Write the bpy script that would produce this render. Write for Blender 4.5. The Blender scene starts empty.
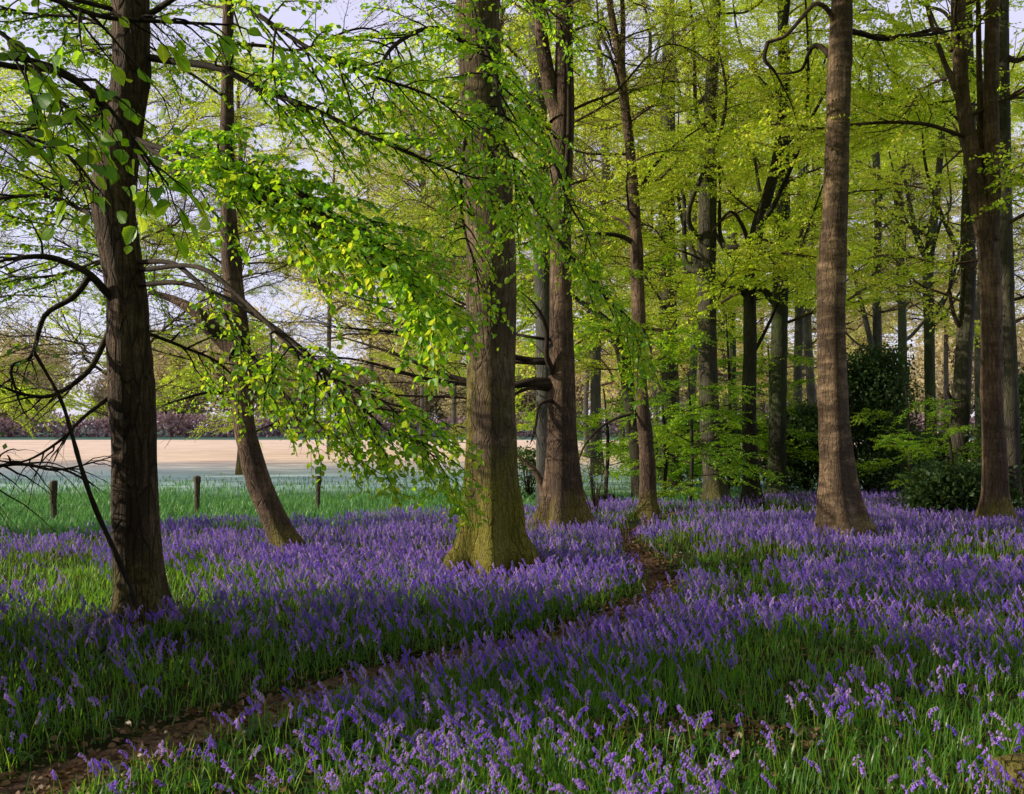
import bpy, math, random
import numpy as np
from mathutils import Vector

random.seed(11)
R = np.random.default_rng(11)
PI = math.pi
F, HZ, CX, CH = 910.0, 425.0, 512.0, 1.6      # focal length in pixels, horizon row, centre column, eye height
sc = bpy.context.scene
COL = sc.collection

K = .89                                        # depth units used in the tables below -> metres
def P(px, py, d):
    """the point at depth d seen at a photo pixel"""
    d = d * K
    return np.array([(px - CX) / F * d, d, CH - (py - HZ) / F * d])

# ------------------------------------------------------------------ noise
def _hash(i, j, k, seed):
    n = (i * 374761393 + j * 668265263 + k * 2147483647 + seed * 1274126177) & 0xFFFFFFFF
    n = ((n ^ (n >> 13)) * 1274126177) & 0xFFFFFFFF
    n = (n ^ (n >> 16)) & 0xFFFF
    return n / 65535.0

def vnoise(p, seed=0):
    p = np.asarray(p, float)
    i = np.floor(p).astype(np.int64); f = p - i
    f = f * f * (3 - 2 * f)
    out = 0
    for dx in (0, 1):
        for dy in (0, 1):
            for dz in (0, 1):
                w = (f[..., 0] if dx else 1 - f[..., 0]) * (f[..., 1] if dy else 1 - f[..., 1]) * (f[..., 2] if dz else 1 - f[..., 2])
                out = out + w * _hash(i[..., 0] + dx, i[..., 1] + dy, i[..., 2] + dz, seed)
    return out * 2 - 1

def n2(x, y, s, seed=0):
    x = np.asarray(x, float); y = np.asarray(y, float)
    return vnoise(np.stack([x * s, y * s, np.zeros_like(x)], -1), seed)

# ------------------------------------------------------------------ ground shape, path, densities
PATH = np.array([(-2.9, 3.0), (-2.35, 3.75), (-1.95, 4.3), (-1.36, 5.3), (-.62, 6.2), (.55, 7.2), (1.22, 8.3),
                 (1.50, 9.2), (1.56, 10.2), (1.50, 11.6), (1.66, 13.0), (2.10, 14.6), (2.9, 16.5), (4.2, 19)])

def catmull(pts, n):
    pts = np.asarray(pts, float)
    q = np.vstack([2 * pts[0] - pts[1], pts, 2 * pts[-1] - pts[-2]])
    seg = np.linspace(0, len(pts) - 1 - 1e-9, n)
    i = seg.astype(int); t = (seg - i)[:, None]
    a, b, c, d = q[i], q[i + 1], q[i + 2], q[i + 3]
    return .5 * (2 * b + (c - a) * t + (2 * a - 5 * b + 4 * c - d) * t * t + (3 * b - a - 3 * c + d) * t ** 3)

PATHC = catmull(PATH, 160)

def path_dist(x, y):
    x = np.asarray(x, float); y = np.asarray(y, float)
    best = np.full(x.shape, 1e9)
    for q in PATHC[::2]:
        best = np.minimum(best, (x - q[0]) ** 2 + (y - q[1]) ** 2)
    return np.sqrt(best)

def gh(x, y):
    x = np.asarray(x, float); y = np.asarray(y, float)
    fade = np.clip((26 - y) / 6, 0, 1)
    h = (.05 * n2(x, y, .35, 3) + .022 * n2(x, y, 1.3, 4)) * fade
    return h - .06 * np.exp(-(path_dist(x, y) / .26) ** 2) * np.clip((17 - y) / 3, 0, 1)

# ------------------------------------------------------------------ mesh building
def build_mesh(name, V, faces, mats, attr=None, smooth=True):
    """faces: list of (array m x k, material index); attr: one float per vertex"""
    me = bpy.data.meshes.new(name)
    V = np.asarray(V, np.float32)
    me.vertices.add(len(V)); me.vertices.foreach_set('co', V.ravel())
    lv, ls, mi, start = [], [], [], 0
    for f, m in faces:
        f = np.asarray(f, np.int32)
        if len(f) == 0: continue
        k = f.shape[1]
        lv.append(f.ravel()); ls.append(start + np.arange(len(f)) * k); start += f.size
        mi.append(np.full(len(f), m, np.int32) if np.isscalar(m) else np.asarray(m, np.int32))
    lv = np.concatenate(lv).astype(np.int32); ls = np.concatenate(ls).astype(np.int32); mi = np.concatenate(mi)
    me.loops.add(len(lv)); me.loops.foreach_set('vertex_index', lv)
    me.polygons.add(len(ls)); me.polygons.foreach_set('loop_start', ls)
    me.polygons.foreach_set('material_index', mi)
    me.polygons.foreach_set('use_smooth', np.full(len(ls), smooth))
    for m in mats: me.materials.append(m)
    if attr is not None:
        a = me.attributes.new('vary', 'FLOAT', 'POINT'); a.data.foreach_set('value', np.asarray(attr, np.float32))
    me.update(calc_edges=True)
    return me

def obj(name, me, parent=None, loc=(0, 0, 0), rot=(0, 0, 0), scale=1.0):
    o = bpy.data.objects.new(name, me); COL.objects.link(o)
    if parent is not None: o.parent = parent
    o.location = [float(v) for v in loc]; o.rotation_euler = [float(v) for v in rot]
    o.scale = (scale,) * 3 if np.isscalar(scale) else scale
    return o

def tag(o, label=None, cat=None, group=None, kind=None):
    if label: o['label'] = label
    if cat: o['category'] = cat
    if group: o['group'] = group
    if kind: o['kind'] = kind
    return o

def thing(name, loc, label, cat, group=None):
    return tag(obj(name, None, None, loc), label, cat, group)

class Tubes:
    """many tapering tubes gathered into one mesh (twigs of one branch, roots of one trunk ...)"""
    def __init__(s): s.by = {}
    def add(s, pts, radii, sides=5):
        s.by.setdefault((len(pts), sides), []).append((np.asarray(pts, float), np.asarray(radii, float)))
    def arrays(s):
        Vs, Fs, off = [], [], 0
        for (n, k), L in s.by.items():
            p = np.stack([a for a, _ in L]); r = np.stack([b for _, b in L])
            t = np.gradient(p, axis=1); t /= np.linalg.norm(t, axis=2, keepdims=True) + 1e-9
            ref = np.where(np.abs(t[:, :1, 2:3]) > .8, np.array([1., 0, 0]), np.array([0, 0, 1.]))
            u = np.cross(t, np.broadcast_to(ref, t.shape)); u /= np.linalg.norm(u, axis=2, keepdims=True) + 1e-9
            v = np.cross(t, u)
            a = np.arange(k) * 2 * PI / k
            ring = p[:, :, None] + r[:, :, None, None] * (u[:, :, None] * np.cos(a)[:, None] + v[:, :, None] * np.sin(a)[:, None])
            B = len(L)
            Vs.append(ring.reshape(-1, 3))
            idx = np.arange(B * n * k).reshape(B, n, k) + off
            nx = np.roll(idx, -1, axis=2)
            Fs.append(np.stack([idx[:, :-1], nx[:, :-1], nx[:, 1:], idx[:, 1:]], -1).reshape(-1, 4))
            off += B * n * k
        return np.concatenate(Vs), np.concatenate(Fs)
    def mesh(s, name, mat):
        V, Fa = s.arrays(); return build_mesh(name, V, [(Fa, 0)], [mat])

# leaf templates: x across, y along, z normal
def leaf_template(lod):
    if lod == 0:
        ys = np.array([.0, .12, .36, .62, .86, 1.]); w = np.array([.0, .20, .34, .31, .13, .0])
        V, Q = [], []
        for y, ww in zip(ys, w):
            c = -.12 * y * y
            V += [(-ww, y, c + .3 * ww), (0, y, c), (ww, y, c + .3 * ww)]
        for i in range(5):
            a = 3 * i
            Q += [(a, a + 1, a + 4, a + 3), (a + 1, a + 2, a + 5, a + 4)]
        return np.array(V), np.array(Q)
    if lod == 1:
        V = np.array([(0, 0, 0), (.3, .3, .07), (.28, .66, .04), (0, 1, -.1), (-.28, .66, .04), (-.3, .3, .07)])
        return V, np.array([(0, 1, 2, 3), (0, 3, 4, 5)])
    V = np.array([(0, 0, 0), (.36, .5, .05), (0, 1, 0), (-.36, .5, .05)])
    return V, np.array([(0, 1, 2, 3)])

class Leaves:
    def __init__(s): s.p, s.a, s.n, s.s = [], [], [], []
    def add(s, p, a, n, size):
        s.p.append(p); s.a.append(a); s.n.append(n); s.s.append(size)
    def mesh(s, name, mat, lod, rng, soft=.35):
        p = np.concatenate(s.p); a = np.concatenate(s.a); n = np.concatenate(s.n); z = np.concatenate(s.s)
        a = a / (np.linalg.norm(a, axis=1, keepdims=True) + 1e-9)
        n = n - a * (n * a).sum(1, keepdims=True); n /= np.linalg.norm(n, axis=1, keepdims=True) + 1e-9
        x = np.cross(a, n)
        T, Q = leaf_template(lod)
        wid = rng.uniform(.85, 1.2, len(p))[:, None]
        curl = rng.uniform(-.5, 2.2, len(p))[:, None]
        V = (p[:, None] + z[:, None, None] * (x[:, None] * (T[:, 0] * wid)[..., None] + a[:, None] * T[:, 1][None, :, None]
             + n[:, None] * (T[:, 2] * curl)[..., None]))
        Fa = (Q[None] + (np.arange(len(p)) * len(T))[:, None, None]).reshape(-1, 4)
        vary = np.repeat(rng.random(len(p)), len(T))
        me = build_mesh(name, V.reshape(-1, 3), [(Fa, 0)], [mat], vary, smooth=(lod == 0))
        if lod == 0:
            at = me.attributes.new('blade', 'FLOAT_VECTOR', 'POINT'); at.data.foreach_set('vector', np.tile(T, (len(p), 1)).astype(np.float32).ravel())
        return me

UP = np.array([0, 0, 1.])
def unit(v): return v / (np.linalg.norm(v) + 1e-9)

def branch(way, r0, twig_len, rng, twig_gap=.14, sub_gap=.11, sub_len=.3, leaf=.06, leaf_gap=.04, flat=.45, start=.18,
           leafy=True, droop=.15, roll=.0, rollj=.35, wig=.03, sides=6, leaf_prob=1.0, nmain=28):
    """a beech branch: main stem, alternate side twigs spread in a plane, twiglets, leaves in two ranks"""
    tb, lv = Tubes(), Leaves()
    c = catmull(way, nmain)
    L = np.linalg.norm(np.diff(c, axis=0), axis=1).sum()
    t = np.linspace(0, 1, nmain)
    c = c + wig * L * .3 * np.stack([vnoise(np.stack([t * 6 + 9 * k, t * 0 + k, t * 0 + r0 * 99], -1), 5) for k in range(3)], -1) * np.minimum(t * 5, 1)[:, None]
    rad = r0 * (1 - t) ** .75 + .0028
    tb.add(c, rad, sides)
    n_tw = max(3, int(L * (1 - start) / twig_gap))
    side = 1
    ends = []
    def leaves_on(q, g, sz):
        ln = np.linalg.norm(np.diff(q, axis=0), axis=1).sum()
        m = max(1, int(ln / g)); u = (np.arange(m) + .6) / m
        keep = rng.random(m) < leaf_prob
        u = u[keep]; m = len(u)
        if m == 0: return
        f = u * (len(q) - 1 - 1e-6); i = f.astype(int); fr = (f - i)[:, None]
        p = q[i] * (1 - fr) + q[i + 1] * fr
        tg = q[i + 1] - q[i]; tg /= np.linalg.norm(tg, axis=1, keepdims=True) + 1e-9
        lat = np.cross(tg, UP); lat /= np.linalg.norm(lat, axis=1, keepdims=True) + 1e-9
        sgn = np.where(np.arange(m) % 2, 1., -1.)[:, None]
        ax = tg * rng.uniform(.3, 1.1, (m, 1)) + lat * sgn * rng.uniform(.5, 1.1, (m, 1)) + rng.normal(0, .25, (m, 3)) - UP * rng.uniform(0, .55, (m, 1))
        nn = UP + rng.normal(0, flat, (m, 3))
        lv.add(p, ax, nn, sz * rng.uniform(.5, 1.18, m))
    for k in range(n_tw):
        u = start + (1 - start) * (k + rng.uniform(.1, .9)) / n_tw
        f = u * (nmain - 1.001); i = int(f); p = c[i] + (c[i + 1] - c[i]) * (f - i)
        tg = unit(c[min(i + 1, nmain - 1)] - c[max(i - 1, 0)])
        lat = unit(np.cross(tg, UP)); ra = roll + rng.normal(0, rollj)
        lat = (lat * math.cos(ra) + np.cross(lat, tg) * math.sin(ra)) * side; side = -side
        ang = rng.uniform(.6, 1.15)
        dr = unit(tg * math.cos(ang) + lat * math.sin(ang) + rng.normal(0, .16, 3))
        ln = twig_len * (1 - .6 * u) * rng.uniform(.45, 1.15)
        m = 7; s = np.linspace(0, 1, m)
        q = p + np.outer(s * ln, dr) + np.outer(s * s * ln, tg * .25 - UP * droop) + np.cumsum(rng.normal(0, .02 * ln, (m, 3)), 0) * (s > 0)[:, None]
        tr = min(rad[i] * .6, .009) * (1 - s * .85) + .0009
        tb.add(q, tr, 4)
        if leafy: leaves_on(q[2:], leaf_gap, leaf)
        ns = max(1, int(ln / sub_gap)); sd = 1
        for j in range(ns):
            uu = .2 + .8 * (j + rng.random()) / ns
            ff = uu * (m - 1.001); a = int(ff); pp = q[a] + (q[a + 1] - q[a]) * (ff - a)
            t2 = unit(q[a + 1] - q[a]); l2 = unit(np.cross(t2, UP)) * sd; sd = -sd
            g = rng.uniform(.5, 1.1)
            d2 = unit(t2 * math.cos(g) + l2 * math.sin(g) + rng.normal(0, .2, 3))
            l_ = sub_len * (1 - .5 * uu) * rng.uniform(.5, 1.2)
            w = np.linspace(0, 1, 4)
            qq = pp + np.outer(w * l_, d2) - np.outer(w * w * l_, UP * droop) + rng.normal(0, .02 * l_, (4, 3)) * (w > 0)[:, None]
            tb.add(qq, np.linspace(.0022, .0009, 4), 3)
            if leafy: leaves_on(qq, leaf_gap, leaf)
    return tb, lv

# ------------------------------------------------------------------ materials
def new_mat(name):
    m = bpy.data.materials.new(name); m.use_nodes = True
    nt = m.node_tree; nt.nodes.clear()
    return m, nt, nt.nodes.new('ShaderNodeOutputMaterial')

def N(nt, typ, **kw):
    n = nt.nodes.new(typ)
    for k, v in kw.items():
        if k in ('inputs',):
            for a, b in v.items(): n.inputs[a].default_value = b
        else: setattr(n, k, v)
    return n

def ramp(nt, fac, stops):
    r = nt.nodes.new('ShaderNodeValToRGB')
    while len(r.color_ramp.elements) < len(stops): r.color_ramp.elements.new(.5)
    for e, (p, c) in zip(r.color_ramp.elements, stops):
        e.position = p; e.color = (*c, 1) if len(c) == 3 else c
    nt.links.new(fac, r.inputs[0]); return r.outputs[0]

def mixc(nt, fac, a, b, mode='MIX'):
    m = nt.nodes.new('ShaderNodeMix'); m.data_type = 'RGBA'; m.blend_type = mode
    for s, v in ((0, fac), (6, a), (7, b)):
        if hasattr(v, 'is_output'): nt.links.new(v, m.inputs[s])
        else: m.inputs[s].default_value = v if s == 0 else (*v, 1)
    return m.outputs[2]

def math_(nt, op, a, b=None, c=None):
    m = nt.nodes.new('ShaderNodeMath'); m.operation = op
    for i, v in enumerate((a, b, c)):
        if v is None: continue
        if hasattr(v, 'is_output'): nt.links.new(v, m.inputs[i])
        else: m.inputs[i].default_value = v
    return m.outputs[0]

def leaf_mat(name, stops, tstops, trans=.5, gloss=.06, rough=.45, veins=False):
    m, nt, out = new_mat(name)
    at = N(nt, 'ShaderNodeAttribute', attribute_name='vary')
    oi = N(nt, 'ShaderNodeObjectInfo')
    f = math_(nt, 'ADD', math_(nt, 'MULTIPLY', at.outputs['Fac'], .7), math_(nt, 'MULTIPLY', oi.outputs['Random'], .3))
    c = ramp(nt, f, stops); tc = ramp(nt, f, tstops)
    if veins:      # midrib and slanting side veins, and a mottled blade
        bl = N(nt, 'ShaderNodeAttribute', attribute_name='blade'); sp = N(nt, 'ShaderNodeSeparateXYZ'); nt.links.new(bl.outputs['Vector'], sp.inputs[0])
        ax = math_(nt, 'ABSOLUTE', sp.outputs[0])
        sv = math_(nt, 'SINE', math_(nt, 'MULTIPLY', math_(nt, 'SUBTRACT', sp.outputs[1], math_(nt, 'MULTIPLY', ax, .8)), 52.0))
        rib = math_(nt, 'MULTIPLY_ADD', math_(nt, 'LESS_THAN', ax, .022), .45, math_(nt, 'MULTIPLY', sv, .13))
        geo = N(nt, 'ShaderNodeNewGeometry'); no = N(nt, 'ShaderNodeTexNoise', inputs={'Scale': 70.0, 'Detail': 3}); nt.links.new(geo.outputs['Position'], no.inputs['Vector'])
        fac = math_(nt, 'ADD', math_(nt, 'ADD', .72, rib), math_(nt, 'MULTIPLY', no.outputs[0], .55))
        cmb = N(nt, 'ShaderNodeCombineXYZ')
        for k in range(3): nt.links.new(fac, cmb.inputs[k])
        c = mixc(nt, 1.0, c, cmb.outputs[0], 'MULTIPLY'); tc = mixc(nt, 1.0, tc, cmb.outputs[0], 'MULTIPLY')
    d = N(nt, 'ShaderNodeBsdfDiffuse'); nt.links.new(c, d.inputs[0])
    t = N(nt, 'ShaderNodeBsdfTranslucent'); nt.links.new(tc, t.inputs[0])
    x = N(nt, 'ShaderNodeMixShader', inputs={0: trans}); nt.links.new(d.outputs[0], x.inputs[1]); nt.links.new(t.outputs[0], x.inputs[2])
    g = N(nt, 'ShaderNodeBsdfGlossy', inputs={'Roughness': rough}); g.inputs[0].default_value = (.8, .85, .8, 1)
    y = N(nt, 'ShaderNodeMixShader', inputs={0: gloss}); nt.links.new(x.outputs[0], y.inputs[1]); nt.links.new(g.outputs[0], y.inputs[2])
    nt.links.new(y.outputs[0], out.inputs[0])
    return m

M = {}
M['leaf_near'] = leaf_mat('beech_leaf_near', [(0, (.05, .20, .010)), (.45, (.12, .36, .014)), (.8, (.22, .46, .02)), (1, (.38, .52, .03))],
                          [(0, (.30, .74, .012)), (.5, (.58, .90, .02)), (1, (.94, .92, .06))], .55, .05, veins=True)
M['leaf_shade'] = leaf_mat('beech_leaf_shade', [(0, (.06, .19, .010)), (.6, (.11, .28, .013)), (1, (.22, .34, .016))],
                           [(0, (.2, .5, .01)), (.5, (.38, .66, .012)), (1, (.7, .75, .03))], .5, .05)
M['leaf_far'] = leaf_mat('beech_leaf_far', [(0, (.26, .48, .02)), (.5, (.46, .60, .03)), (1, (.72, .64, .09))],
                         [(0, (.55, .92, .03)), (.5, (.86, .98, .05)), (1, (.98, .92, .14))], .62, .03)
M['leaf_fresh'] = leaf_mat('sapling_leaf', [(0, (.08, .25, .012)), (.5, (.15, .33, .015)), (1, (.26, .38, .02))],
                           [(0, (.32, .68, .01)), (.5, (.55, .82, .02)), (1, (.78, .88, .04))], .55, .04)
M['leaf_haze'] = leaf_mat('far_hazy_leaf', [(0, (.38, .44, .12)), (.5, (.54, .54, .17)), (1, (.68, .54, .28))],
                         [(0, (.62, .80, .16)), (.5, (.86, .88, .26)), (1, (.96, .80, .40))], .55, .0)  # pale peachy haze put into the leaf colour itself
M['bud'] = leaf_mat('budding_leaf', [(0, (.24, .16, .08)), (.5, (.26, .22, .07)), (1, (.26, .28, .05))],
                    [(0, (.42, .30, .14)), (.5, (.45, .42, .1)), (1, (.45, .5, .08))], .4, .03)
M['holly'] = leaf_mat('holly_leaf', [(0, (.022, .05, .02)), (.7, (.045, .09, .028)), (1, (.10, .15, .03))],
                      [(0, (.05, .11, .02)), (1, (.14, .2, .03))], .35, .02, .5)
M['hedge_twig'] = leaf_mat('hedge_twig', [(0, (.22, .14, .17)), (.6, (.32, .21, .23)), (1, (.42, .3, .26))],
                           [(0, (.2, .14, .12)), (1, (.3, .22, .16))], .25, .0)
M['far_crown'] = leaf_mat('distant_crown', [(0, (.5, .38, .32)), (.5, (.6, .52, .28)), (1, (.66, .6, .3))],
                          [(0, (.5, .38, .24)), (1, (.6, .55, .2))], .4, .0)  # lightened: distance haze is painted into the crown colour
M['grass'] = leaf_mat('grass_blade', [(0, (.025, .095, .010)), (.6, (.05, .17, .014)), (.92, (.12, .25, .02)), (.97, (.30, .26, .09)), (1, (.34, .27, .13))],
                      [(0, (.10, .34, .015)), (.5, (.22, .52, .02)), (1, (.5, .70, .04))], .5, .05)
M['meadow'] = leaf_mat('meadow_blade', [(0, (.08, .23, .07)), (.6, (.12, .30, .09)), (1, (.22, .36, .09))],
                       [(0, (.1, .32, .08)), (1, (.22, .42, .08))], .4, .03)
M['stem'] = leaf_mat('bluebell_stem', [(0, (.14, .26, .03)), (1, (.28, .38, .06))], [(0, (.40, .62, .05)), (1, (.72, .80, .12))], .45, .04)
M['bell'] = leaf_mat('bluebell_bell', [(0, (.13, .05, .64)), (.4, (.31, .15, .84)), (.75, (.60, .38, .90)), (1, (.90, .76, .95))],
                     [(0, (.42, .16, .88)), (.5, (.76, .44, .97)), (1, (.99, .84, .99))], .42, .01)
M['litter'] = leaf_mat('dead_leaf', [(0, (.09, .042, .024)), (.5, (.18, .09, .05)), (1, (.32, .18, .10))],
                       [(0, (.1, .05, .02)), (1, (.25, .14, .06))], .25, .05)

def bark_mat(name, dark, light, moss=0.0, moss_h=2.5, furrow=1.0, ripple=0.0, green=0.0, bump=.6):
    m, nt, out = new_mat(name)
    tc = N(nt, 'ShaderNodeTexCoord')
    def mp(s):
        k = N(nt, 'ShaderNodeMapping'); k.inputs['Scale'].default_value = s
        nt.links.new(tc.outputs['Object'], k.inputs[0]); return k.outputs[0]
    def noise(vec, s, det=6, rough=.6):
        n = N(nt, 'ShaderNodeTexNoise', inputs={'Scale': s, 'Detail': det, 'Roughness': rough}); nt.links.new(vec, n.inputs['Vector']); return n.outputs[0]
    streak = noise(mp((1, 1, .13)), 26, 5, .65)
    patch = noise(mp((1, 1, .5)), 3.2, 6, .65)
    fine = noise(mp((1, 1, .8)), 60, 4, .6)
    band = noise(mp((.25, .25, 1)), 11, 4, .6)
    f = math_(nt, 'ADD', math_(nt, 'MULTIPLY', streak, .45 * furrow), math_(nt, 'MULTIPLY', patch, .6))
    f = math_(nt, 'ADD', f, math_(nt, 'MULTIPLY', fine, .22))
    f = math_(nt, 'SUBTRACT', f, .12 + .22 * furrow)
    f = math_(nt, 'ADD', f, math_(nt, 'MULTIPLY', math_(nt, 'SUBTRACT', band, .5), .5 * ripple + .15))
    mid = tuple((a + b) / 2 for a, b in zip(dark, light))
    c = ramp(nt, f, [(.27, dark), (.47, mid), (.68, light)])
    # fine crisp cracks, dark flecks and lens-shaped marks of beech bark
    vo = N(nt, 'ShaderNodeTexVoronoi', feature='DISTANCE_TO_EDGE', inputs={'Scale': 17.0, 'Randomness': 1.0}); nt.links.new(mp((1, 1, .16)), vo.inputs['Vector'])
    crack = ramp(nt, vo.outputs['Distance'], [(.0, (1, 1, 1)), (.07, (0, 0, 0))])
    c = mixc(nt, math_(nt, 'MULTIPLY', crack, .55 * min(furrow, 1.1)), c, tuple(v * .55 for v in dark))
    fl = ramp(nt, noise(mp((.5, .5, 2.2)), 46, 3, .5), [(.60, (0, 0, 0)), (.68, (1, 1, 1))])
    c = mixc(nt, math_(nt, 'MULTIPLY', fl, .6), c, tuple(v * .8 for v in dark))
    big = ramp(nt, noise(mp((1, 1, .7)), 1.4, 3, .5), [(.35, (.62, .60, .60)), (.65, (1.12, 1.08, 1.0))])
    c = mixc(nt, 1.0, c, big, 'MULTIPLY')
    # pale lichen blotches
    li = noise(mp((1, 1, 1)), 7, 5, .7)
    lm = ramp(nt, li, [(.58, (0, 0, 0)), (.70, (1, 1, 1))])
    c = mixc(nt, math_(nt, 'MULTIPLY', lm, .2), c, tuple(min(1, v * 1.35) for v in light))
    if green > 0:
        gm = ramp(nt, noise(mp((1, 1, .4)), 2.3, 4), [(.4, (0, 0, 0)), (.65, (1, 1, 1))])
        c = mixc(nt, math_(nt, 'MULTIPLY', gm, green), c, (.05, .085, .02))
    if moss > 0:
        sep = N(nt, 'ShaderNodeSeparateXYZ'); nt.links.new(tc.outputs['Object'], sep.inputs[0])
        ms = noise(mp((1, 1, .35)), 2.6, 6, .7)
        hz = N(nt, 'ShaderNodeMapRange', inputs={1: 0.0, 2: moss_h, 3: .30, 4: -.12}); nt.links.new(sep.outputs[2], hz.inputs[0])
        mm = ramp(nt, math_(nt, 'ADD', ms, hz.outputs[0]), [(.53, (0, 0, 0)), (.70, (1, 1, 1))])
        mc = ramp(nt, fine, [(.3, (.07, .075, .008)), (.7, (.30, .27, .02))])
        c = mixc(nt, math_(nt, 'MULTIPLY', mm, moss), c, mc)
    b = N(nt, 'ShaderNodeBsdfPrincipled', inputs={'Roughness': .82}); b.inputs['Specular IOR Level'].default_value = .25
    nt.links.new(c, b.inputs['Base Color'])
    hgt = math_(nt, 'ADD', math_(nt, 'MULTIPLY', streak, .7 * furrow), math_(nt, 'MULTIPLY', fine, .35))
    hgt = math_(nt, 'ADD', hgt, math_(nt, 'MULTIPLY', band, .8 * ripple))
    hgt = math_(nt, 'SUBTRACT', hgt, math_(nt, 'MULTIPLY', crack, .5 * min(furrow, 1.1)))
    bp = N(nt, 'ShaderNodeBump', inputs={'Strength': min(1, bump * 1.5), 'Distance': .06}); nt.links.new(hgt, bp.inputs['Height'])
    nt.links.new(bp.outputs[0], b.inputs['Normal'])
    nt.links.new(b.outputs[0], out.inputs[0])
    return m

M['bark_oak'] = bark_mat('bark_furrowed', (.07, .047, .034), (.44, .30, .215), moss=.25, moss_h=1.2, furrow=1.25, bump=.9)
M['bark_moss'] = bark_mat('bark_mossy_beech', (.13, .09, .062), (.62, .46, .33), moss=.8, moss_h=3.2, furrow=.8, ripple=.2, green=.15)
M['bark_mid'] = bark_mat('bark_beech', (.10, .066, .047), (.50, .345, .24), moss=.5, moss_h=.9, furrow=.7, ripple=.35)
M['bark_ripple'] = bark_mat('bark_rippled_beech', (.10, .068, .046), (.56, .40, .26), moss=.25, moss_h=.6, furrow=.45, ripple=1.0)
M['bark_grey'] = bark_mat('bark_grey', (.07, .06, .05), (.27, .235, .195), moss=.3, moss_h=1.0, furrow=.6, green=.35)
M['bark_dark'] = bark_mat('bark_dark_slim', (.03, .024, .018), (.11, .085, .065), furrow=.8, green=.3)
M['bark_ivy'] = bark_mat('bark_green_film', (.04, .042, .025), (.15, .14, .095), furrow=.6, green=.7)
M['bark_silver'] = bark_mat('bark_silvery', (.08, .078, .075), (.24, .22, .21), furrow=.4, ripple=.2, green=.2)
M['twig'] = bark_mat('bark_twig', (.03, .021, .015), (.15, .105, .078), furrow=.3, bump=.3)
M['twig_far'] = bark_mat('bark_twig_pale', (.07, .045, .032), (.19, .13, .095), furrow=.2, bump=.2)
M['wood'] = bark_mat('weathered_post_wood', (.13, .10, .075), (.45, .36, .27), furrow=1.3, green=.15)

def ground_mat():
    m, nt, out = new_mat('wood_floor_and_meadow')
    geo = N(nt, 'ShaderNodeNewGeometry'); sep = N(nt, 'ShaderNodeSeparateXYZ'); nt.links.new(geo.outputs['Position'], sep.inputs[0])
    X, Y = sep.outputs[0], sep.outputs[1]
    def noise(s, d=6, r=.6):
        n = N(nt, 'ShaderNodeTexNoise', inputs={'Scale': s, 'Detail': d, 'Roughness': r}); nt.links.new(geo.outputs['Position'], n.inputs['Vector']); return n.outputs[0]
    a, b2, c2 = noise(1.2), noise(14, 8, .7), noise(.09, 5)
    floor = ramp(nt, math_(nt, 'ADD', math_(nt, 'MULTIPLY', a, .45), math_(nt, 'MULTIPLY', b2, .55)),
                 [(.3, (.012, .012, .006)), (.5, (.028, .032, .010)), (.72, (.06, .05, .022))])
    green = ramp(nt, b2, [(.3, (.03, .12, .035)), (.7, (.08, .20, .06))])
    frost_shade = ramp(nt, math_(nt, 'ADD', math_(nt, 'MULTIPLY', b2, .5), math_(nt, 'MULTIPLY', a, .5)), [(.35, (.38, .55, .60)), (.65, (.54, .70, .72))])  # frost, with the bluish shade of the near field put into its colour
    dry = ramp(nt, math_(nt, 'ADD', math_(nt, 'MULTIPLY', noise(.5), .6), math_(nt, 'MULTIPLY', c2, .4)), [(.35, (.62, .46, .33)), (.65, (.82, .65, .50))])
    def step(lo, hi, jit, sig):
        yy = math_(nt, 'ADD', sig, math_(nt, 'MULTIPLY', math_(nt, 'SUBTRACT', a, .5), jit))
        r = N(nt, 'ShaderNodeMapRange', inputs={1: lo, 2: hi}); nt.links.new(yy, r.inputs[0]); return r.outputs[0]
    edge = math_(nt, 'SUBTRACT', Y, math_(nt, 'MULTIPLY', math_(nt, 'MAXIMUM', X, -8.0), .5))      # the wood's edge runs back to the right
    c = mixc(nt, step(16.0, 16.8, 1.2, edge), floor, green)
    c = mixc(nt, step(20.5, 24, 3, Y), c, frost_shade)
    c = mixc(nt, step(28, 40, 9, Y), c, dry)
    c = mixc(nt, step(96, 100, 3, Y), c, (.05, .12, .09))
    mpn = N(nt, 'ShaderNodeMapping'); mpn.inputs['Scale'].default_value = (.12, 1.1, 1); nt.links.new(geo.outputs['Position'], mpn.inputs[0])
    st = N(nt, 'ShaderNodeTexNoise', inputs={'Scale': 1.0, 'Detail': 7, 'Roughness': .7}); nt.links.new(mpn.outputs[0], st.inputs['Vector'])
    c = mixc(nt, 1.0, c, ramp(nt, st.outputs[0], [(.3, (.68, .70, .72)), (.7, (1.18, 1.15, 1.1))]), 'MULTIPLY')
    bs = N(nt, 'ShaderNodeBsdfPrincipled', inputs={'Roughness': .95}); bs.inputs['Specular IOR Level'].default_value = .1
    nt.links.new(c, bs.inputs['Base Color'])
    bp = N(nt, 'ShaderNodeBump', inputs={'Strength': .8, 'Distance': .04}); nt.links.new(b2, bp.inputs['Height']); nt.links.new(bp.outputs[0], bs.inputs['Normal'])
    nt.links.new(bs.outputs[0], out.inputs[0]); return m
M['ground'] = ground_mat()

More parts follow.
